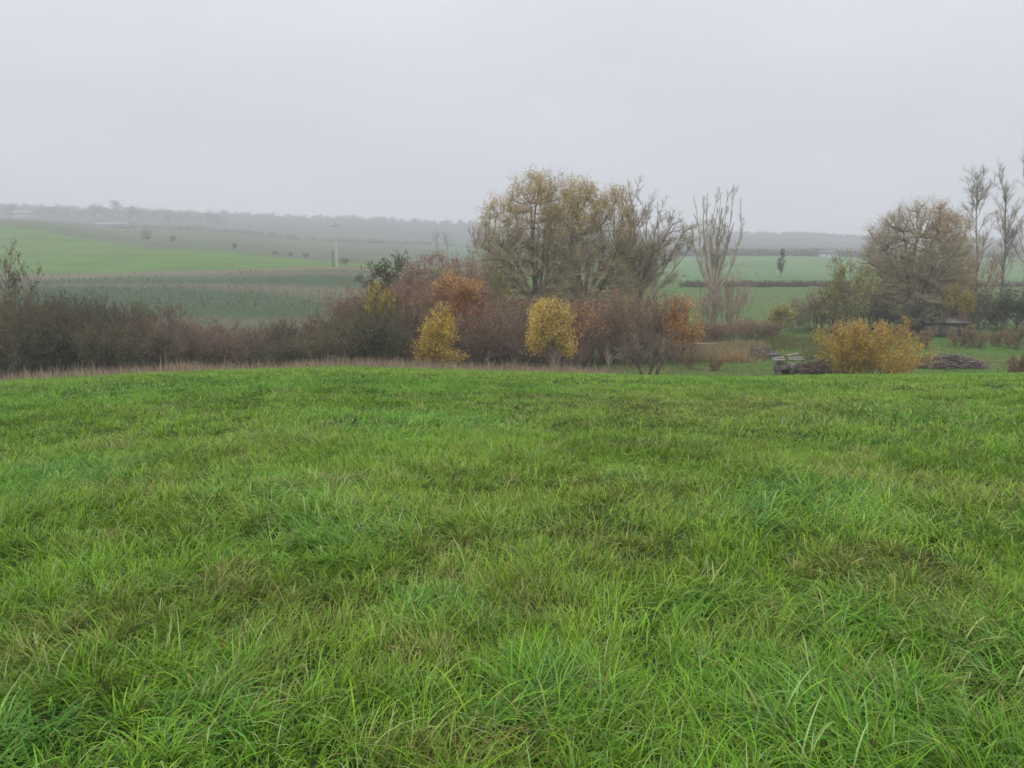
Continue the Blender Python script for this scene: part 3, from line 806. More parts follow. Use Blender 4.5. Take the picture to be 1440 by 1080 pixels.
place(OL[0], 705, 68, 366, 62, 0.4, 'yellowish green bush at the left foot of the willows', 'bush')
YB = shrub(150, 'yellow_willow_bush', 3.2, 6.4, (0.26, 0.18, 0.06), [dict(n=15000, size=0.065, cols=[(0.52, 0.37, 0.06), (0.45, 0.32, 0.055), (0.58, 0.43, 0.085)], z=(0.05, 1.3), jit=0.12),
           dict(n=900, size=0.10, cols=[(0.30, 0.18, 0.08)], z=(0.75, 1.3))], stems=34, tilt=0.6, dens=1.1, bark=(0.16, 0.11, 0.05), squash=0.8, up=0.03)
place(YB, 1224, 46.5, 449, 150, 0.0, 'wide ochre yellow bush spreading on the meadow rim', 'bush')
VS = plant(151, 'vase_shrub', 3.4, 3.6, dict(n=9, r0=0.35, tilt=0.35, L=2.4, R=0.05, k=6, wander=0.06, up=0.01),
           [dict(m=7, t0=0.3, ang=0.45, lr=0.5, rr=0.5, k=4, up=0.05), dict(m=9, t0=0.2, ang=0.5, lr=0.5, rr=0.6, k=4, rmin=0.010), dict(m=7, t0=0.2, ang=0.5, lr=0.5, rr=0.7, k=3, rmin=0.007)],
           (0.07, 0.055, 0.045), (0.125, 0.098, 0.078), None, 1, 'stems')
place(VS, 913, 41, 460, 94, 0.3, 'small bare grey vase shaped shrub at the meadow rim', 'shrub')
SP_ = plant(152, 'sapling', 2.6, 0.9, dict(n=2, r0=0.1, tilt=0.06, L=2.2, R=0.03, k=6, wander=0.04, up=0.03),
            [dict(m=7, t0=0.35, ang=0.4, lr=0.35, rr=0.5, k=4, up=0.1, rmin=0.008), dict(m=4, t0=0.2, ang=0.4, lr=0.5, rr=0.6, k=3, rmin=0.006)], (0.16, 0.13, 0.10), (0.18, 0.14, 0.11), None, 1, 'stems')
place(SP_, 858, 44.5, 478, 24, 0.3, 'thin bare sapling left of the grey vase shaped shrub', 'sapling')
place(SP_, 786, 44, 486, 24, 1.3, 'thin bare sapling in front of the square yellow tree', 'sapling')
place(SP_, 690, 44.5, 492, 18, 2.3, 'short bare sapling in the dead grass below the purple brown shrub', 'sapling')

# ---- big trees
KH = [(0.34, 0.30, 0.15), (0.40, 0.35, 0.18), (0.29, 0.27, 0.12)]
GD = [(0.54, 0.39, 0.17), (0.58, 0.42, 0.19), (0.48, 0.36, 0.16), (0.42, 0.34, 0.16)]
WT = (0.27, 0.23, 0.145)
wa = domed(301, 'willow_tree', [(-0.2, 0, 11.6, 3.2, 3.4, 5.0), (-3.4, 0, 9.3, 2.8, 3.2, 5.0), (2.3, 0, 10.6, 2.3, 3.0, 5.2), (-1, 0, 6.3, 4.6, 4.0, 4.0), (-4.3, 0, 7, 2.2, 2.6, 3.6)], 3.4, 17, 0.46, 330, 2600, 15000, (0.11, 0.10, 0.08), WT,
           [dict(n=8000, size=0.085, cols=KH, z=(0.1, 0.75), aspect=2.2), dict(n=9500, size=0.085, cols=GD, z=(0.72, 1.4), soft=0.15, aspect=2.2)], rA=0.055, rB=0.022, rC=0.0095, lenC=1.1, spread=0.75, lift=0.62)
place(wa, 757, 75, 240, None, 0.0, 'tall willow with golden brown top, left and highest of the willow pair', 'tree')
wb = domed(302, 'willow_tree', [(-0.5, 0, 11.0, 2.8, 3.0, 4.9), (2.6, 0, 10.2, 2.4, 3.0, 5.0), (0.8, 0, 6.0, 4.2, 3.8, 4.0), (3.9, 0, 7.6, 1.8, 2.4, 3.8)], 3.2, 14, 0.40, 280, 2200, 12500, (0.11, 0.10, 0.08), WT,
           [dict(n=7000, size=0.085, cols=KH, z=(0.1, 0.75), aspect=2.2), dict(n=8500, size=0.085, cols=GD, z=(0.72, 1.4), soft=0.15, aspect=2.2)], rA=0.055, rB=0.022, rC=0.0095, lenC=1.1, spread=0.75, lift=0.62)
place(wb, 822, 73, 252, None, 0.0, 'willow with two rounded golden brown tops, right and lower of the willow pair', 'tree')
bt_ = domed(303, 'bare_tree', [(-0.6, 0, 11.0, 1.7, 2.2, 4.0), (1.8, 0, 9.2, 2.3, 2.4, 3.6), (3.4, 0, 8.4, 1.6, 2.0, 3.4), (-1.6, 0, 8.0, 1.6, 2.0, 3.6), (1.0, 0, 5.8, 3.2, 2.8, 2.4)], 2.6, 10, 0.30, 120, 620, 3600, (0.17, 0.155, 0.125), (0.26, 0.23, 0.175),
           [dict(n=3000, size=0.085, cols=KH + GD[:1], z=(0.1, 0.9))], rA=0.03, rB=0.0145, rC=0.0085, spread=1.0, lift=0.6, shoots=dict(m=(16, 11, 10), t0=(0.25, 0.15, 0.1), ang=0.6, lr=(0.27, 0.45, 0.5), up=0.05,
           tips=[(-2.0, 0.4, 10.0), (-1.4, -0.5, 13.0), (-0.5, 0.5, 14.8), (0.7, -0.6, 13.6), (2.0, 0.6, 13.2), (3.2, -0.4, 12.4), (4.3, 0.3, 11.6), (4.8, -0.6, 9.8), (3.6, 1.0, 8.6), (1.4, 1.4, 10.8), (0.2, -1.5, 10.6), (2.6, -1.2, 10.2)]))
place(bt_, 902, 73, 272, None, 0.0, 'bare grey tree leaning right beside the willow pair', 'tree')
lt_ = plant(304, 'bare_tree', 12, 5, dict(n=4, r0=0.6, tilt=0.16, L=8, R=0.14, k=7, wander=0.06, up=0.03),
            [dict(m=8, t0=0.3, ang=0.45, lr=0.45, lk=0.4, rr=0.5, k=5, wander=0.1, up=0.08), dict(m=8, t0=0.2, ang=0.5, lr=0.45, rr=0.5, k=4, rmin=0.014),
             dict(m=6, t0=0.15, ang=0.5, lr=0.5, rr=0.6, k=3, rmin=0.009)], (0.25, 0.235, 0.20), (0.19, 0.17, 0.14), None, 2)
place(lt_, 664, 71, 303, 56, 0.7, 'pale stemmed bare tree at the left shoulder of the willows', 'tree')
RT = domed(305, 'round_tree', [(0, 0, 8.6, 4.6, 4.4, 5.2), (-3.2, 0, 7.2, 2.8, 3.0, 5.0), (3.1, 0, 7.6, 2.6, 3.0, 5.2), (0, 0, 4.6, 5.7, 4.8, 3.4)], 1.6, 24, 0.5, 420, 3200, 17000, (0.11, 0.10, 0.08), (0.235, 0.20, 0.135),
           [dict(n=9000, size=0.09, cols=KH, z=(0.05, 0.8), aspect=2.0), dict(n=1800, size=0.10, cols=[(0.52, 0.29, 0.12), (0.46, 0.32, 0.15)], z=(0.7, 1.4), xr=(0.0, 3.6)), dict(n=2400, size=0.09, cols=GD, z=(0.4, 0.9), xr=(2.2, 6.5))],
           rA=0.06, rB=0.024, rC=0.010, lenC=1.1, spread=0.8, lift=0.6)
place(RT, 1297, 84, 281, None, 0.0, 'round crowned nearly bare tree standing alone at right', 'tree')
def poplar(seed, H, Wd, n, bark, twig, tilt=0.1, dens=1.0, leaf=None, r=0.24):
    return plant(seed, 'poplar_tree', H, Wd, dict(n=n, r0=0.3, tilt=tilt, L=H * 0.85, R=r, k=10, wander=0.035, up=0.05, taper=0.12),
        [dict(m=int(24 * dens), t0=0.25, ang=0.42, asd=0.12, lr=0.30, lk=0.45, rr=0.24, k=6, wander=0.07, up=0.16),
         dict(m=int(7 * dens), t0=0.2, ang=0.4, lr=0.42, rr=0.45, k=4, wander=0.1, up=0.1, rmin=0.011),
         dict(m=int(12 * dens), t0=0.1, ang=0.45, lr=0.7, rr=0.6, k=3, wander=0.12, up=0.05, rmin=0.0075)], bark, twig, leaf, 2)
PO = domed(311, 'poplar_tree', [(-1.9, 0, 12.0, 0.9, 1.2, 4.0), (-0.7, 0, 13.2, 0.9, 1.2, 3.6), (0.4, 0, 13.4, 0.9, 1.2, 3.6), (1.9, 0, 12.0, 0.9, 1.3, 4.0), (0.1, 0, 9.5, 2.0, 1.8, 3.4)], 4.6, 13, 0.30, 110, 520, 3000, (0.23, 0.21, 0.175), (0.28, 0.25, 0.205),
           [dict(n=60, size=0.1, cols=KH)], rA=0.022, rB=0.0125, rC=0.0075, spread=1.75, lift=0.42, shoots=dict(m=(13, 7, 8), t0=(0.25, 0.15, 0.1), ang=0.40, lr=(0.16, 0.45, 0.65), up=0.09,
           tips=[(-2.2, 0.3, 15.0), (-1.7, -0.8, 15.8), (-1.3, 0.9, 16.2), (-0.6, -0.4, 16.3), (0.1, 0.7, 16.6), (0.7, -0.8, 16.2), (1.3, 0.2, 16.2), (1.7, 0.9, 15.8), (2.2, -0.3, 15.2), (-2.1, 0.8, 12.4), (2.1, 0.6, 12.6), (0.3, 1.6, 14.0), (-0.4, -1.6, 14.2), (1.2, -0.9, 12.0), (-1.1, 0.2, 12.5)]))
place(PO, 1012, 84, 260, None, 0.0, 'tall bare vase shaped poplar with pale forked stems right of the willows', 'tree')
PT = [poplar(312 + i, 20, 4, 1, (0.18, 0.165, 0.145), (0.26, 0.235, 0.205), 0.02, 1.15, r=0.19) for i in range(2)]
place(PT[0], 1397, 94, 230, 56, 0.4, 'tall slim bare poplar, the left one of the two at the right edge', 'tree')
place(PT[1], 1424, 90, 228, 50, 1.1, 'tall slim bare poplar with a forked top at the right edge', 'tree')
place(PT[0], 1462, 92, 190, 60, 2.1, 'tallest bare poplar cut off by the right edge of the picture', 'tree')
PS = shrub(320, 'pinkish_shrub', 8, 4.2, (0.225, 0.165, 0.135), None, stems=14, tilt=0.2, dens=0.8, bark=(0.18, 0.14, 0.11), up=0.09)
place(PS, 1032, 81, 362, 60, 0.4, 'pinkish upright bare shrub at the foot of the vase shaped poplar', 'shrub')
place(PS, 998, 82, 376, 46, 1.4, 'slim pinkish bare shrub left of the vase shaped poplar stem', 'shrub')

# ---- low hedge and shrubs around the garden
for px, Y, top, w, pr, lab in ((992, 72, 447, 66, 1, 'low red brown shrub right of the rust orange tree'), (1032, 74, 448, 70, 0, 'low brown shrub behind the reed bank'),
                               (1068, 76, 446, 64, 2, 'low brown shrub left of the small yellow green tree')):
    place(BR[pr], px, Y, top, w, None, lab, 'shrub', 'low shrubs behind the reed bank', rng=R3)
YG = shrub(330, 'yellow_green_tree', 5, 3, (0.16, 0.14, 0.08), dict(n=1700, size=0.15, cols=[(0.34, 0.29, 0.07), (0.22, 0.23, 0.08)], z=(0.25, 1.3)), stems=5, tilt=0.25, bark=GREYB)
place(YG, 1093, 79, 424, 46, 0.3, 'small thin yellow green tree left of the mauve brown bushes', 'tree')
MB = [shrub(340 + i, 'mauve_shrub', 6.5, 5, (0.16, 0.12, 0.09), dict(n=1600, size=0.11, cols=[(0.20, 0.19, 0.09), (0.22, 0.16, 0.09)], z=(0.1, 0.9)), stems=18, tilt=0.32, bark=DARK) for i in range(2)]
place(MB[0], 1182, 83, 386, 72, 0.3, 'large mauve brown bare shrub left of the round crowned tree', 'shrub')
place(MB[1], 1148, 86, 406, 64, 0.9, 'mauve brown shrub behind the left end of the ochre bush', 'shrub')
place(MB[0], 1228, 84, 404, 66, 1.9, 'mauve brown shrub behind the top of the ochre bush', 'shrub')
place(OL[1], 1200, 80, 354, 66, 0.3, 'yellowish olive tree left of the round crowned tree, above the mauve brown shrub', 'tree')
place(OL[0], 1122, 84, 434, 44, 2.3, 'low olive bush right of the small yellow green tree', 'bush')
GN = [shrub(350 + i, 'dark_green_bush', 4.5, 5, (0.10, 0.095, 0.07), dict(n=2600, size=0.16, cols=[(0.10, 0.125, 0.06), (0.13, 0.145, 0.085), (0.17, 0.17, 0.11)], z=(0.05, 1.3), jit=0.2), stems=12, bark=DARK) for i in range(2)]
for px, Y, top, w, pr, lab in ((1258, 82, 420, 74, 0, 'dark green bush at the left foot of the round crowned tree'), (1300, 80, 428, 74, 1, 'dark green bush directly below the round crowned tree'),
                               (1345, 82, 415, 70, 0, 'dark green bush right below the round crowned tree'), (1385, 86, 404, 66, 1, 'dark green bush at the foot of the left slim poplar'),
                               (1428, 86, 402, 70, 0, 'dark green bush at the foot of the forked slim poplar'), (1470, 84, 398, 74, 1, 'dark green bush cut off by the right picture edge')):
    place(GN[pr], px, Y, top, w, None, lab, 'bush', 'dark green bushes at right', rng=R3)
place(OT3, 1370, 88, 356, 58, 0.9, 'tall rusty leaved shrub between the round crowned tree and the poplars', 'shrub')
place(YS_, 1352, 79, 402, 30, 0.9, 'small yellow leaved shrub right of the round crowned tree trunk', 'shrub')
SB = shrub(360, 'brown_shrub', 1.8, 1.8, (0.20, 0.145, 0.09), dict(n=700, size=0.10, cols=[(0.24, 0.17, 0.08), (0.18, 0.16, 0.07)], z=(0.1, 1.3)), stems=10, tilt=0.4, bark=BROWN)
for px, Y, top, w, lab in ((1302, 68, 462, 26, 'small brown garden shrub just right of the ochre bush'), (1352, 70, 458, 32, 'small tan garden shrub left of the lawn gap row'),
                           (1376, 69, 460, 30, 'small brown garden shrub above the long brush heap'), (1402, 70, 464, 24, 'smallest brown garden shrub in the row at right'),
                           (1428, 68, 458, 34, 'brown garden shrub near the right edge')):
    place(SB, px, Y, top, w, None, lab, 'shrub', 'small garden shrubs at right', rng=R3)
place(SB, 1432, 47, 497, 40, 2.2, 'small red brown weed clump at the meadow rim, far right', 'shrub')
place(SB, 968, 55, 496, 18, 2.9, 'tiny olive brown shrub in the garden grass near the vase shrub', 'shrub')
place(SB, 1006, 54, 500, 22, 0.9, 'tiny brown shrub in front of the reed bank', 'shrub')

# dark pine left of the pinkish dome
pn = plant(370, 'pine_tree', 7.5, 4.5, dict(n=2, r0=0.4, tilt=0.2, L=6, R=0.16, k=7, wander=0.08, up=0.0),
           [dict(m=10, t0=0.4, ang=1.0, lr=0.4, lk=0.3, rr=0.45, k=5, wander=0.12, up=0.02), dict(m=8, t0=0.2, ang=0.7, lr=0.45, rr=0.6, k=4, rmin=0.012),
            dict(m=4, t0=0.3, ang=0.6, lr=0.5, rr=0.6, k=3, rmin=0.008)], (0.11, 0.09, 0.07), (0.09, 0.085, 0.06),
           dict(n=2600, size=0.13, cols=[(0.11, 0.125, 0.075), (0.14, 0.14, 0.09)], z=(0.3, 1.3), jit=0.2, aspect=2.5), 1)
place(pn, 535, 72, 355, 80, 0.5, 'dark ragged pine poking above the brown scrub near the utility pole', 'tree')

# ------------------------------------------------------------------ far trees, hedges, woods
def blob_tree(seed, H, Wd, col, n=420, size=0.8, ztr=0.25):
    rng = np.random.default_rng(seed)
    k = rng.integers(5, 8)
    cen = np.stack([rng.normal(0, Wd * 0.2, k), rng.normal(0, Wd * 0.2, k), rng.uniform(ztr + 0.1, 0.8, k) * H], 1)
    i = rng.integers(0, k, n)
    p = cen[i] + rng.normal(0, 1, (n, 3)) * np.array([Wd * 0.16, Wd * 0.16, H * 0.12])
    p[:, 2] = np.clip(p[:, 2], ztr * H * 0.6, H)
    c = np.array(col)[None, :] * rng.uniform(0.7, 1.3, n)[:, None]
    v, f, cc = leaves(rng, p, size, c, 1.3, 0.1)
    tr = np.array([[[0, 0, -0.3], [0.05, 0, H * 0.35], [0.1, 0.1, H * 0.7]]])
    tv, tf, tcx = tubes(tr, np.array([[0.03, 0.022, 0.01]]) * H, 5, np.array([[0.09, 0.08, 0.07]]))
    return (tv, tf, tcx), (v, f, cc)

FT = []
for i in range(4):
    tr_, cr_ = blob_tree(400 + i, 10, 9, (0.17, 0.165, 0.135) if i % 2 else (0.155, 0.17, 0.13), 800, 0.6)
    o = empty('distant_tree')
    link('trunk', make_mesh('trunk', tr_[0], tr_[1], None, tr_[2], [M_BARK]), o)
    link('crown', make_mesh('crown', cr_[0], cr_[1], None, cr_[2], [M_LEAF]), o)
    o['h'] = 10.0; o['w'] = 9.0
    FT.append(o)
SK = 'trees along the hazy ridge on the left'
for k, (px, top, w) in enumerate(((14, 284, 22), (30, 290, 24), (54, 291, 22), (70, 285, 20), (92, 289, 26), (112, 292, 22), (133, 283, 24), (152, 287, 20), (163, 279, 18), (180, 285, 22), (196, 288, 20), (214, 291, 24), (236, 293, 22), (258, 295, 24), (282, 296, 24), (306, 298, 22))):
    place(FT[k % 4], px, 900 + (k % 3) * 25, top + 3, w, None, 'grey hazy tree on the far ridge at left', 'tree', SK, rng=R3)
for k, (px, Y, top, w, lab) in enumerate(((206, 370, 323, 13, 'small dark tree at the top of the green field, left of the others'), (242, 370, 330, 9, 'low dark bush by the upper edge of the green field'),
        (330, 310, 340, 8, 'slim dark bush on the upper boundary of the green field'), (386, 300, 352, 10, 'first dot like bush right of the slim one on the field boundary'),
        (408, 296, 354, 9, 'middle dot like bush on the field boundary'), (429, 290, 355, 10, 'dot like bush on the field boundary nearest the utility pole'), (486, 215, 362, 18, 'grey bush just right of the utility pole foot'))):
    place(FT[k % 4], px, Y, top, w, None, lab, 'bush', 'bushes around the green field', rng=R3)
cp = poplar(420, 10, 2.0, 1, (0.11, 0.105, 0.09), (0.13, 0.13, 0.105), 0.01, 1.0, dict(n=900, size=0.2, cols=[(0.15, 0.17, 0.12), (0.17, 0.175, 0.13)], z=(0.0, 1.3), jit=0.2), r=0.2)
place(cp, 1100, 186, 349, 11, 0.3, 'single dark columnar tree in the pale green valley field', 'tree')
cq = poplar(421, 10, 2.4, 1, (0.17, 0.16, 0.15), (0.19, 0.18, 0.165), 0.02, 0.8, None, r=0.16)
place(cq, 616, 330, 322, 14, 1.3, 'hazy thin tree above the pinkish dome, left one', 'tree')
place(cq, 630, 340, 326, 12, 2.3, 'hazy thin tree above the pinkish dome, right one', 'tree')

def wood(name, rng, line, n, hr, size, cols, label, cat):
    V = []; Fq = []; C = []; o = 0
    pts = np.array(line, float)
    for _ in range(n):
        t = rng.uniform(0, len(pts) - 1); i = min(int(t), len(pts) - 2); f = t - i
        px, Y = pts[i] * (1 - f) + pts[i + 1] * f
        Y += rng.normal(0, Y * 0.01); x = (px - 720) / F * Y * CP
        H = rng.uniform(*hr); z = hz(x, Y)
        m = int(70)
        p = np.array([x, Y, z]) + np.stack([rng.normal(0, H * 0.4, m), rng.normal(0, H * 0.3, m), np.abs(rng.normal(0.35, 0.27, m)).clip(0, 1.05) * H], 1)
        c = np.array(cols[rng.integers(0, len(cols))])[None, :] * rng.uniform(0.75, 1.25, m)[:, None]
        v, fq, cc = leaves(rng, p, size * H, c, 1.4, 0.1)
        V.append(v); Fq.append(fq + o); C.append(cc); o += len(v)
    return tag(link(name, make_mesh(name, np.vstack(V), np.vstack(Fq), None, np.vstack(C), [M_LEAF])), label, cat, kind='stuff')
rng = np.random.default_rng(77)
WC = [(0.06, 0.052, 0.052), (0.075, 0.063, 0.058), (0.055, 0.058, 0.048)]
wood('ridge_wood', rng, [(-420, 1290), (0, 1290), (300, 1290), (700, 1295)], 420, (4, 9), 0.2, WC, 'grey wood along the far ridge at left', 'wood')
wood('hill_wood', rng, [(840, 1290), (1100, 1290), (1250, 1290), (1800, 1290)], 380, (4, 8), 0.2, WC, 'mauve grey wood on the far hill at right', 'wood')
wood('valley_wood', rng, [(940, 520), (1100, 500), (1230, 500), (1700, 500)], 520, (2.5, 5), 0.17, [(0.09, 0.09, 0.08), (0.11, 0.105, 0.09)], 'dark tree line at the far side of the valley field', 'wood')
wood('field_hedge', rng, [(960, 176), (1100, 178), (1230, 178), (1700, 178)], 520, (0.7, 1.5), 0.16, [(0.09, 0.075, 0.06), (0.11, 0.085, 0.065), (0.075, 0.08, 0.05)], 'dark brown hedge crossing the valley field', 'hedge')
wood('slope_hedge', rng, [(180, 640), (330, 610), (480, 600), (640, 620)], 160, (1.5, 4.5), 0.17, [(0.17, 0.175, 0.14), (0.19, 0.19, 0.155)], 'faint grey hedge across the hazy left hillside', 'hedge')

# ------------------------------------------------------------------ built things
def box_verts(x0, x1, y0, y1, z0, z1, bev=0.0):
    v = np.array([[x, y, z] for z in (z0, z1) for y in (y0, y1) for x in (x0, x1)], float)
    f = np.array([[0, 2, 3, 1], [4, 5, 7, 6], [0, 1, 5, 4], [2, 6, 7, 3], [0, 4, 6, 2], [1, 3, 7, 5]])
    return v, f
class MB_:
    def __init__(s): s.V = []; s.F = []; s.C = []; s.o = 0
    def add(s, v, f, col):
        col = np.array(col, float); c = np.repeat(col[None, :], len(v), 0) if col.ndim == 1 else col
        s.V.append(v); s.F.append(f + s.o); s.C.append(c); s.o += len(v); return s
    def box(s, x0, x1, y0, y1, z0, z1, col, rot=0, org=(0, 0, 0), tilt=0):
        v, f = box_verts(x0, x1, y0, y1, z0, z1)
        if tilt:
            c, sn = math.cos(tilt), math.sin(tilt); v = np.stack([v[:, 0] * c - v[:, 2] * sn, v[:, 1], v[:, 0] * sn + v[:, 2] * c], 1)
        c, sn = math.cos(rot), math.sin(rot)
        v = np.stack([v[:, 0] * c - v[:, 1] * sn, v[:, 0] * sn + v[:, 1] * c, v[:, 2]], 1) + np.array(org)
        return s.add(v, f, col)
    def tube(s, pts, rad, col, sides=8):
        pts = np.array(pts, float)[None]; v, f, c = tubes(pts, np.array(rad, float)[None], sides, np.array([col], float)); return s.add(v, f, c)
    def build(s, name, mat, parent=None, smooth=False, bevel=0):
        o = link(name, make_mesh(name, np.vstack(s.V), np.vstack(s.F), None, np.vstack(s.C), [mat], smooth=smooth), parent)
        if bevel:
            b = o.modifiers.new('bevel', 'BEVEL'); b.width = bevel; b.segments = 2
        return o

def at(px, Y, dz=0.0):
    x = a_of(px, -0.1) * Y
    return (x, Y, hz(x, Y) + dz)

# concrete utility pole
ux = a_of(473, bpy_slope(345)) * 206; uz = hz(ux, 206); uh = zpy(206, 314) - uz
r = empty('utility_pole', (ux, 206, uz))
tag(r, 'pale utility pole standing at the lower corner of the green field', 'utility pole')
MB_().tube([[0, 0, -0.5], [0, 0, uh * 0.5], [0, 0, uh]], [0.24, 0.19, 0.14], (0.42, 0.42, 0.39)).build('pole', M_PLAIN, r, True)
MB_().box(-0.9, 0.9, -0.07, 0.07, uh - 0.75, uh - 0.60, (0.2, 0.19, 0.18)).build('crossarm', M_WOOD, r, bevel=0.01)
for xx in (-0.8, 0, 0.8):
    z0 = uh - 0.6 if xx else uh
    MB_().tube([[xx, 0, z0], [xx, 0, z0 + 0.12], [xx, 0, z0 + 0.14], [xx, 0, z0 + 0.3]], [0.02, 0.02, 0.06, 0.04], (0.25, 0.2, 0.17)).build('insulator', M_PLAIN, r, True)
ux2 = a_of(468, bpy_slope(365)) * 203; uz2 = hz(ux2, 203); h2 = zpy(203, 352) - uz2
r = empty('wooden_post', (ux2, 203, uz2))
tag(r, 'short dark wooden post beside the pale utility pole', 'post')
MB_().tube([[0, 0, -0.4], [0.02, 0, h2 * 0.5], [0.0, 0, h2]], [0.14, 0.13, 0.12], (0.08, 0.07, 0.06)).build('post', M_WOOD, r, True)
MB_().tube([[0, 0, h2], [0, 0, h2 + 0.05], [0, 0, h2 + 0.12]], [0.16, 0.16, 0.02], (0.1, 0.1, 0.1)).build('cap', M_PLAIN, r, True)

def house(px, Y, wpx, hwall, hroof, depth, wallc, roofc, label, cat, name, zoff=0.0, rot=0.0, nwin=4):
    x, y, z = at(px, Y, zoff)
    x = a_of(px, 0) * Y; z = hz(x, Y) + zoff
    wd = wpx / F * Y * CP
    r = empty(name, (x, y, z)); r.rotation_euler = (0, 0, rot)
    tag(r, label, cat)
    w2, d2 = wd / 2, depth / 2
    MB_().box(-w2, w2, -d2, d2, -1.0, hwall, wallc).build('wall', M_PLAIN, r)
    e = 0.35
    v = np.array([[-w2 - e, -d2 - e, hwall + 0.003], [w2 + e, -d2 - e, hwall + 0.003], [w2 + e, d2 + e, hwall + 0.003], [-w2 - e, d2 + e, hwall + 0.003], [-w2 - e, 0, hwall + hroof], [w2 + e, 0, hwall + hroof]])
    f4 = [[0, 1, 5, 4], [2, 3, 4, 5], [0, 3, 2, 1]]; f3 = [[0, 4, 3], [1, 2, 5]]
    link('roof', make_mesh('roof', v, f4, f3, np.repeat(np.array([roofc]), 6, 0), [M_PLAIN]), r)
    for i in range(nwin):
        cx = -w2 + (i + 0.5) * wd / nwin
        MB_().box(cx - 0.5, cx + 0.5, -d2 - 0.03, -d2 + 0.02, hwall * 0.35, hwall * 0.75, (0.06, 0.07, 0.08)).build('window', M_PLAIN, r)
house(160, 600, 40, 1.9, 0.9, 12, (0.33, 0.33, 0.33), (0.42, 0.43, 0.45), 'long low white farm building on the hazy ridge at left', 'building', 'farm_building', 0.6, 0.05, 8)
house(36, 820, 24, 4, 4, 10, (0.34, 0.34, 0.36), (0.22, 0.21, 0.22), 'hazy grey house at the left end of the far ridge', 'house', 'ridge_house', 0, 0.1, 4)
house(1166, 470, 18, 2.0, 1.9, 8, (0.45, 0.46, 0.48), (0.10, 0.12, 0.15), 'small white house with dark roof by the valley tree line', 'house', 'valley_house', 0.5, 0.05, 3)
# ---- plank pile, brush heaps, garden bench
r = empty('plank_pile', at(1111, 52.5)); r.rotation_euler = (0, 0, 0.05); r.scale = (1, 1, 1.45)
tag(r, 'pile of pale weathered planks propped over dark rubble on the meadow rim', 'plank pile')
R7 = random.Random(12)
m = MB_()
for i in range(26):
    sx = R7.uniform(0.12, 0.3)
    cx, cy = R7.uniform(-1.1, 1.1), R7.uniform(-0.45, 0.45)
    m.box(-sx, sx, -sx * 0.8, sx * 0.8, 0, R7.uniform(0.12, 0.3), np.array((0.13, 0.115, 0.10)) * R7.uniform(0.5, 1.6), R7.uniform(0, 3), (cx, cy, R7.uniform(-0.05, 0.35)), R7.uniform(-0.3, 0.3))
m.build('rubble', M_WOOD, r, bevel=0.03)
for (cx, cz, ln, tl, cy) in ((-0.72, 0.66, 0.42, 0.05, -0.35), (-0.68, 0.72, 0.4, 0.07, 0.0), (0.5, 0.66, 0.55, -0.02, -0.3), (0.55, 0.72, 0.5, 0.02, 0.05), (0.45, 0.84, 0.4, 0.12, 0.3)):
    MB_().box(-ln, ln, -0.13, 0.13, 0, 0.05, (0.24, 0.225, 0.205), R7.uniform(-0.1, 0.1), (cx, cy, cz), tl).build('plank', M_WOOD, r, bevel=0.008)
for cx in (-1.0, -0.35, 0.2, 0.95):
    MB_().tube([[cx, -0.2, -0.1], [cx + 0.03, -0.15, 0.68]], [0.05, 0.045], (0.26, 0.23, 0.19)).build('prop', M_WOOD, r)

def brush_heap(seed, px, Y, wpx, hh, cols, label, n=900, depth=1.2):
    rng = np.random.default_rng(seed)
    x, y, z = at(px, Y); wd = wpx / F * Y * CP / 2
    r = empty('brush_heap', (x, y, z)); tag(r, label, 'brush heap')
    u = rng.uniform(-1, 1, n); q = rng.uniform(-1, 1, n)
    env_ = np.sqrt(np.clip(1 - u ** 2 * 0.9, 0, 1)) * np.sqrt(np.clip(1 - q ** 2 * 0.9, 0, 1)) * (0.75 + 0.5 * vnoise(u * 3 + seed, q * 2, seed))
    c = np.stack([u * wd, q * depth / 2, env_ * hh * rng.random(n) ** 0.6], 1)
    an = rng.normal(0, 0.5, n) + (rng.random(n) < 0.3) * 1.5; el = rng.normal(0, 0.25, n)
    d = np.stack([np.cos(an) * np.cos(el), np.sin(an) * np.cos(el), np.sin(el)], 1); L = rng.uniform(0.3, 0.9, n)[:, None]
    Pl = np.stack([c - d * L / 2, c + rng.normal(0, 0.03, (n, 3)), c + d * L / 2], 1)
    col = np.array(cols)[rng.integers(0, len(cols), n)] * rng.uniform(0.6, 1.3, n)[:, None]
    v, f, cc = tubes(Pl, np.repeat(rng.uniform(0.012, 0.03, n)[:, None], 3, 1), 4, col)
    link('branches', make_mesh('branches', v, f, None, cc, [M_BARK]), r)
    k = 260                                              # bigger logs at the bottom
    u = rng.uniform(-0.95, 0.95, k); c = np.stack([u * wd, rng.uniform(-0.45, 0.45, k) * depth, rng.uniform(0, 0.5, k) * hh], 1)
    an = rng.normal(0, 0.4, k); d = np.stack([np.cos(an), np.sin(an), rng.normal(0, 0.1, k)], 1); L = rng.uniform(0.3, 0.7, k)[:, None]
    v, f, cc = tubes(np.stack([c - d * L / 2, c, c + d * L / 2], 1), np.repeat(rng.uniform(0.04, 0.08, k)[:, None], 3, 1), 6, np.array(cols)[rng.integers(0, len(cols), k)] * 0.8)
    link('logs', make_mesh('logs', v, f, None, cc, [M_BARK]), r)
brush_heap(501, 1158, 51.5, 66, 0.95, [(0.12, 0.09, 0.075), (0.16, 0.125, 0.105), (0.09, 0.07, 0.055)], 'dark brush heap between the plank pile and the ochre bush')
brush_heap(502, 1340, 56, 100, 0.9, [(0.15, 0.115, 0.105), (0.20, 0.16, 0.145), (0.11, 0.08, 0.075), (0.26, 0.22, 0.19)], 'long mauve grey brush heap right of the ochre bush', 1400)
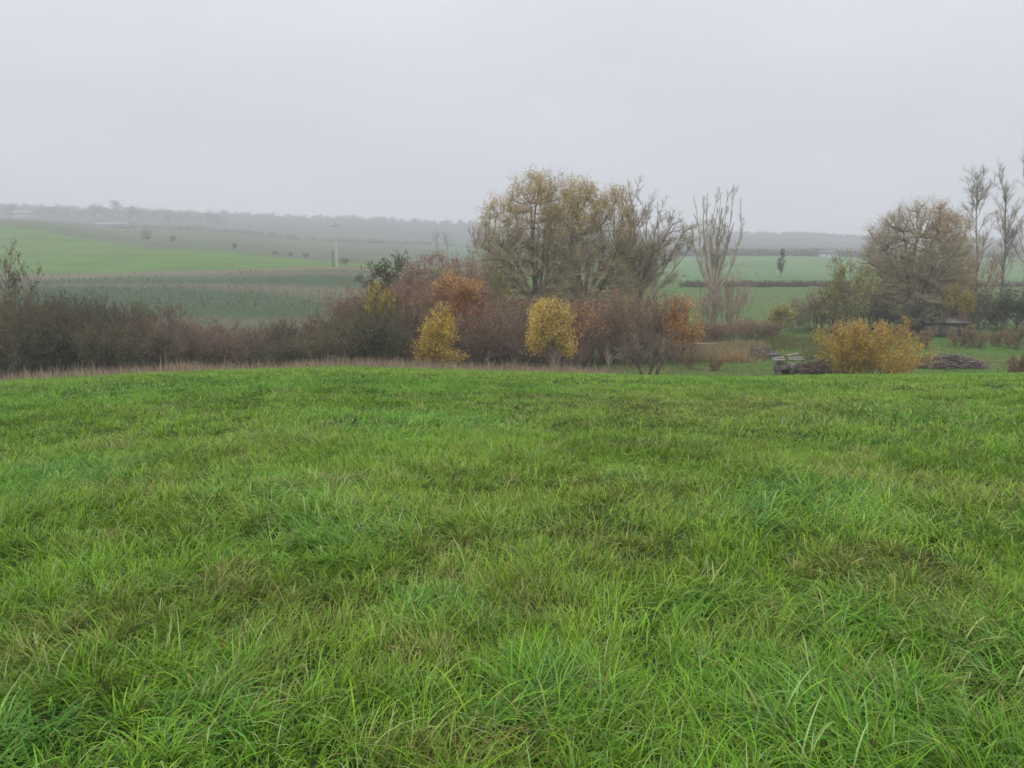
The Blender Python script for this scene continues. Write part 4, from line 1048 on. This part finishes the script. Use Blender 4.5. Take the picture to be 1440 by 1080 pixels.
brush_heap(503, 1074, 62, 44, 0.8, [(0.22, 0.18, 0.16), (0.17, 0.14, 0.13)], 'low grey brush heap at the right end of the reed bank', 500)
r = empty('garden_bench', at(993, 68)); tag(r, 'low dark wooden bench in front of the red brown shrub', 'bench')
for k in range(3):
    MB_().box(-0.95, 0.95, -0.22 + k * 0.16, -0.09 + k * 0.16, 0.5, 0.55, (0.24, 0.19, 0.17)).build('seat_plank', M_WOOD, r, bevel=0.006)
for sx in (-0.8, 0.8):
    for sy in (-0.15, 0.18):
        MB_().box(sx - 0.05, sx + 0.05, sy - 0.05, sy + 0.05, -0.1, 0.497, (0.10, 0.08, 0.07)).build('leg', M_WOOD, r, bevel=0.006)
r = empty('garden_shed', at(1326, 79)); tag(r, 'low dark garden shed half hidden below the round crowned tree', 'shed')
MB_().box(-2.0, 2.0, -1.0, 1.0, -0.2, 1.5, (0.075, 0.065, 0.06)).build('wall', M_WOOD, r)
v = np.array([[-2.2, -1.2, 1.45], [2.2, -1.2, 1.45], [2.2, 1.2, 1.9], [-2.2, 1.2, 1.9], [-2.2, -1.2, 1.53], [2.2, -1.2, 1.53], [2.2, 1.2, 1.98], [-2.2, 1.2, 1.98]])
link('roof', make_mesh('roof', v, [[0, 3, 2, 1], [4, 5, 6, 7], [0, 1, 5, 4], [1, 2, 6, 5], [2, 3, 7, 6], [3, 0, 4, 7]], None, np.repeat(np.array([[0.15, 0.13, 0.13]]), 8, 0), [M_WOOD]), r)
MB_().box(-1.6, -0.9, -1.04, -0.99, 0.0, 1.35, (0.17, 0.13, 0.13)).build('door', M_WOOD, r)

# ------------------------------------------------------------------ haze
def haze():
    v, f = box_verts(-2700, 2700, -2700, 2700, -16, 95)
    m = bpy.data.materials.new('haze_air'); m.use_nodes = True
    t = m.node_tree; t.nodes.clear()
    out = t.nodes.new("ShaderNodeOutputMaterial")
    p = t.nodes.new("ShaderNodeVolumePrincipled")
    p.inputs['Color'].default_value = (0.825, 0.84, 0.905, 1)
    p.inputs['Density'].default_value = 0.00088
    t.links.new(p.outputs[0], out.inputs['Volume'])
    o = link('haze', make_mesh('haze', v, f, None, None, [m]))
    tag(o, 'pale mist hanging over the whole valley', 'haze', kind='stuff')
haze()
